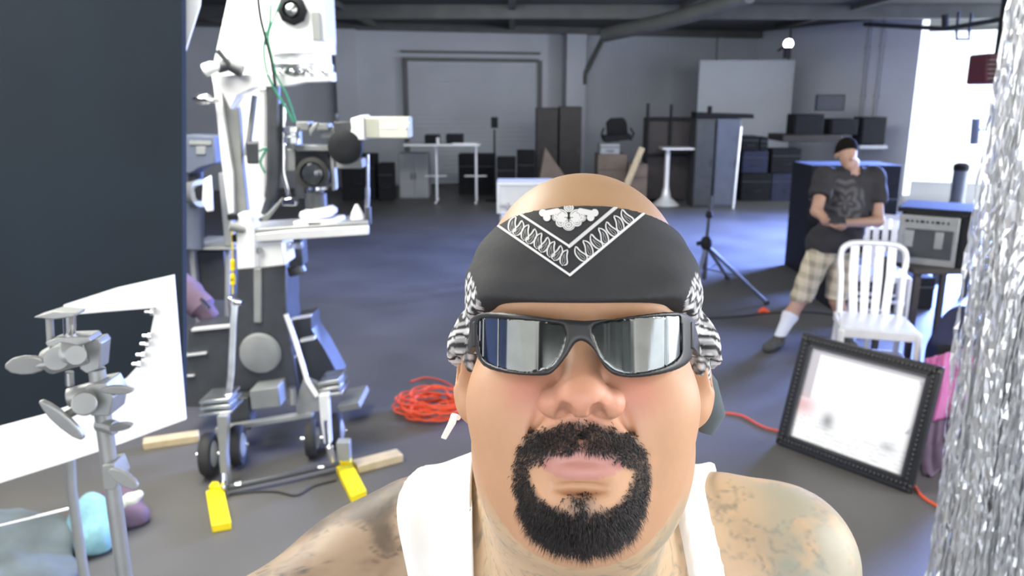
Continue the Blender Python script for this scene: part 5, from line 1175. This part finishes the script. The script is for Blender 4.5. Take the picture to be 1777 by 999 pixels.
# centre motif: rosette of petals over crossed bones, kept plain
cxm, cym = 987, 376; rr = np.hypot(U-cxm, Vv-cym)
inV = (Vv < 427-(np.abs(U-988))*.66)
ros = np.zeros(U.shape)
for dx, dy, r0 in ((-14, -2, 12.5), (14, -2, 12.5), (0, 14, 11), (-14, 10, 9), (14, 9, 9), (0, -16, 9), (-22, 1, 7), (23, 2, 7)):
    d = np.hypot(U-cxm-dx, (Vv-cym-dy)*1.1); ros = np.maximum(ros, ink(d-r0)*(.45+.5*(np.cos(d*1.75) > 0)))
for dx in (-11, 11): ros = np.maximum(ros, ink(np.hypot(U-cxm-dx, (Vv-cym-1)*.95)-8)*.95)
ros *= 1-ink(ln((cxm, cym-8), (cxm, cym+8), 1.0)); ros *= 1-ink(ln((cxm-7, cym+1), (cxm+7, cym+1), .7))*.8
bones = np.zeros(U.shape)
for s_ in (-1, 1):
    for ex, ey in ((45, -7), (38, 1)): bones = np.maximum(bones, ink(np.hypot(U-cxm-s_*ex, Vv-cym-ey)-6.5))
    bones = np.maximum(bones, ink(ln((cxm+s_*20, cym-10), (cxm+s_*40, cym-6), 5)))
g = np.maximum(g, np.maximum(ros, bones*.95)*inV)
inside = (Vv < 480-np.abs(U-989)*.69) ; g = g*inside
val = .034+g*.72
nI, nJ = U.shape; vi = np.arange(nI*nJ).reshape(nI, nJ); okq = ok[:-1, :-1] & ok[1:, :-1] & ok[:-1, 1:] & ok[1:, 1:]
gm = np.maximum.reduce([g[:-1, :-1], g[1:, :-1], g[:-1, 1:], g[1:, 1:]]); okq &= gm > .04
Q_ = np.stack([vi[:-1, :-1][okq], vi[:-1, 1:][okq], vi[1:, 1:][okq], vi[1:, :-1][okq]], -1)
used, inv = np.unique(Q_, return_inverse=True); me = npmesh('printed_border', Ps.reshape(-1, 3)[used], inv.reshape(Q_.shape))
setcol(me, 'col', np.stack([val, val, val*1.0], -1).reshape(-1, 3)[used]); po = link('printed_border', me, mat('white_screen_print', (1, 1, 1), .8, attr='col'), bandana); po['label'] = 'white paisley print'
# knotted tail hanging behind the right ear
tl = SDF(); 
tx, ty, tz = np.arange(-.07, .2, .0022), np.arange(.45, .72, .0035), np.arange(1.65, 1.9, .0022)
for cfo, rfo, afo in (((.0835, .018, -.004), (.010, .022, .030), -.20), ((-.0835, .010, -.002), (.008, .015, .022), 0)):
  tl = SDF(); tl.ell(hd_(*cfo), rfo, BAS@RY(afo), k=.01)
  Vt, Ft = nets(tl.grid(tx, ty, tz), tx, ty, tz); me = npmesh('bandana_fold', Vt, Ft); Lt = loc(Vt)
  q_ = (np.sin(Lt[:, 2]*1100+2*np.sin(Lt[:, 1]*500)) > -.3)*(.6+.4*np.sin(Lt[:, 0]*900)); setcol(me, 'col', np.array([.05, .05, .055])[None]+q_[:, None]*.66); fo = link('bandana_fold', me, band_m, bandana); fo['label'] = 'white printed fold at the temple'
b = MB(); b.tube([hd_(.082, .05, -.01), hd_(.094, .055, -.03), hd_(.101, .06, -.052), hd_(.098, .062, -.066)], [.010, .013, .012, .006], 14); b.build('bandana_tail', MT['cloth'], bandana)
# tank top
Dt, tX, tY, tZ = crop(Dh, (-.30, .3, .9), (.33, .86, 1.72))
tX = nonuni(-.22, .27, [], .0030); tY = nonuni(.42, .84, [(.5, .72, .0032)], .006); tZ = nonuni(.93, 1.70, [(1.45, 1.70, .0032)], .010)
Dt = HS.grid(tX, tY, tZ); gx, gy, gz = tX[:, None, None], tY[None, :, None], tZ[None, None, :]
yf = np.sqrt((gy-.64)**2+.03**2)-.03
li = -.036+.10*yf; lo_ = -.104+.5*yf; ri = .138+.55*yf; ro = .176+.55*yf
strap = np.minimum(np.maximum(lo_-gx, gx-li), np.maximum(ri-gx, gx-ro))
nz = 1.46-.0*gy; full = np.maximum(gz-(1.45-.3*np.abs(gx-cx0)*0), np.abs(gx-cx0)-.175)
armhole = np.maximum(np.abs(gx-cx0-.0)-(.118+.10*sst(1.50, 1.36, gz)+yf*.16), 0)
regt = np.minimum(strap, np.maximum(full, np.abs(gx-cx0)-(.135+.07*sst(1.48, 1.34, gz))))
regt = np.maximum(np.maximum(regt, .98-gz), gz-1.622-.35*np.clip(gy-.62, 0, .05)); regt = np.maximum(regt, -(np.sqrt((gx-cx0)**2+(gy-.60)**2)-.082+0*gz)*(gz > 1.5))
fold = .0022*np.sin(gx*120+gz*25)*np.sin(gz*18+gx*9)
Vt, Ft = nets(np.maximum(Dt-.0075+fold, regt).astype(np.float32), tX, tY, tZ); me = npmesh('tank_top', Vt, Ft)
tank_m = mat('white_ribbed_cotton', (.90, .91, .90), .85, noise=.03, scale=50); link('tank_top', me, tank_m, me_p)
# trousers and shoes
pX, pY, pZ = np.arange(-.25, .36, .012), np.arange(.4, .9, .012), np.arange(.0, 1.06, .014)
Dp = HS.grid(pX, pY, pZ); Vt, Ft = nets(np.maximum(Dp-.014, np.maximum(pZ-1.02, .09-pZ)[None, None, :]).astype(np.float32), pX, pY, pZ)
link('trousers', npmesh('trousers', Vt, Ft), MT['darkblue'], me_p)
pX = np.arange(cx0-.3, cx0+.3, .01); pZ = np.arange(-.02, .2, .01); Dp = HS.grid(pX, pY, pZ)
Vt, Ft = nets(np.maximum(Dp-.010, np.maximum(pZ-.11, .002-pZ)[None, None, :]).astype(np.float32), pX, pY, pZ); link('shoes', npmesh('shoes', Vt, Ft), MT['black'], me_p)

# --- sunglasses, wrapped plate with two mirrored lenses
def smax(a, b_, k): h = np.clip(.5-.5*(b_-a)/k, 0, 1); return b_*(1-h)+a*h+k*h*(1-h)
def poly2(px_, pz_, pts):
    d = np.full(px_.shape, 1e9); s = np.ones(px_.shape)
    n = len(pts)
    for i in range(n):
        ax0, az0 = pts[i]; bx0, bz0 = pts[i-1]; ex, ez = bx0-ax0, bz0-az0; wx0, wz0 = px_-ax0, pz_-az0
        t_ = np.clip((wx0*ex+wz0*ez)/(ex*ex+ez*ez), 0, 1); d = np.minimum(d, (wx0-ex*t_)**2+(wz0-ez*t_)**2)
        c1 = pz_ >= az0; c2 = pz_ < bz0; c3 = ex*wz0 > ez*wx0; s = np.where((c1 & c2 & c3) | (~c1 & ~c2 & ~c3), -s, s)
    return s*np.sqrt(d)
gs = .001
ax3, ay3, az3 = np.arange(-.085, .085, gs), np.arange(-.13, -.02, gs*1.3), np.arange(-.034, .034, gs)
gx3, gy3, gz3 = np.meshgrid(ax3, ay3, az3, indexing='ij')
def yfr(x): return -.113+4.6*x*x+120*x**4*9
k_ = .47/1350
def gp(px_, py_): return ((px_-1014)*k_, (604-py_)*k_)
out = [gp(*p) for p in ((822, 548), (870, 541), (1014, 556), (1150, 541), (1192, 545), (1206, 560), (1204, 600), (1196, 628), (1165, 645), (1110, 655), (1070, 652), (1048, 636), (1030, 606), (1012, 592), (998, 596), (985, 616), (962, 644), (940, 652), (880, 648), (838, 634), (822, 600), (814, 570))]
l1 = [gp(*p) for p in ((832, 556), (868, 553), (965, 561), (980, 570), (982, 590), (972, 618), (950, 640), (900, 644), (845, 628), (834, 600))]
l2 = [gp(*p) for p in ((1032, 563), (1090, 554), (1170, 549), (1180, 556), (1182, 600), (1176, 622), (1140, 640), (1085, 647), (1050, 628), (1030, 590))]
# curvature scale: the plate is nearer in the middle, so widen x a little towards the sides
wg = np.stack([gx3, yfr(gx3), gz3], -1)@BAS.T+H0n-NP(CAM); fg = wg@NP(FWD); sc_g = F/fg
u_ = (CX+wg@NP(RIGHT)*sc_g-1014)*k_; v_ = (604-(CY-wg@NP(UP)*sc_g))*k_
def rnd(P, n=3):
    P = [np.array(p) for p in P]; m = len(P); o = []
    for i in range(m):
        p0, p1, p2, p3 = P[i-1], P[i], P[(i+1) % m], P[(i+2) % m]
        for k in range(n):
            t = k/n; o.append(tuple(.5*((2*p1)+(p2-p0)*t+(2*p0-5*p1+4*p2-p3)*t*t+(3*p1-p0-3*p2+p3)*t**3)))
    return o
out, l1, l2 = rnd(out), rnd(l1), rnd(l2)
po_ = poly2(u_, v_, out); p1 = poly2(u_, v_, l1); p2 = poly2(u_, v_, l2); slabd = (np.abs(gy3-yfr(gx3)))/np.sqrt(1+(9.2*gx3)**2)
fr_ = smax(po_, slabd-.0026, .003); fr_ = smax(fr_, -np.minimum(p1, p2), .0015)
Vg, Fg = nets(fr_.astype(np.float32), ax3, ay3, az3); Vg = H0n+Vg@BAS.T
fm = mat('satin_black_frame', (.020, .020, .021), .42, noise=.1, scale=80)
gl = link('sunglasses', npmesh('sunglasses', Vg, Fg), fm, me_p)
lens_m = mat('mirror_lens', (.17, .185, .185), .10, 1.0, noise=.25, scale=45, rvar=.05)
for pl in (p1, p2):
    ld = np.maximum(pl-.0012, slabd-.0010); Vl, Fl = nets(ld.astype(np.float32), ax3, ay3, az3); link('lens', npmesh('lens', H0n+Vl@BAS.T, Fl), lens_m, gl)['label'] = 'mirrored grey lens'
for s_ in (-1, 1):
    b = MB(); q = []
    prof = [(.0690, -.068, .006, .0085), (.0715, -.060, .005, .0085), (.0750, -.045, .002, .0075), (.0800, -.015, .0, .006), (.087, .02, -.002, .0045), (.086, .05, -.010, .004)]
    vs_ = []
    for px_, py_, pz_, hh_ in prof:
        for dx, dz in ((-.0022, -hh_), (.0022, -hh_), (.0022, hh_), (-.0022, hh_)): vs_.append(hd_(s_*(px_+dx), py_, pz_+dz))
    fs_ = [(4*i+k, 4*i+(k+1) % 4, 4*i+4+(k+1) % 4, 4*i+4+k) for i in range(len(prof)-1) for k in range(4)]+[(0, 1, 2, 3), (20, 21, 22, 23)]
    b.add(vs_, fs_); b.build('temple', fm, gl, .001)
# earring: flat white drop at the left ear
b = MB(); b.prism([W(784, 718, .60), W(795, 720, .60), W(791, 735, .595), W(774, 763, .59), (W(765, 760, .59)), W(776, 738, .595)], (0, .003, 0)); b.tube([W(786, 722, .60), W(795, 724, .585)], .0025, 8)
eo = b.build('earring', MT['foam'], me_p, .0005); eo['label'] = 'white drop earring'
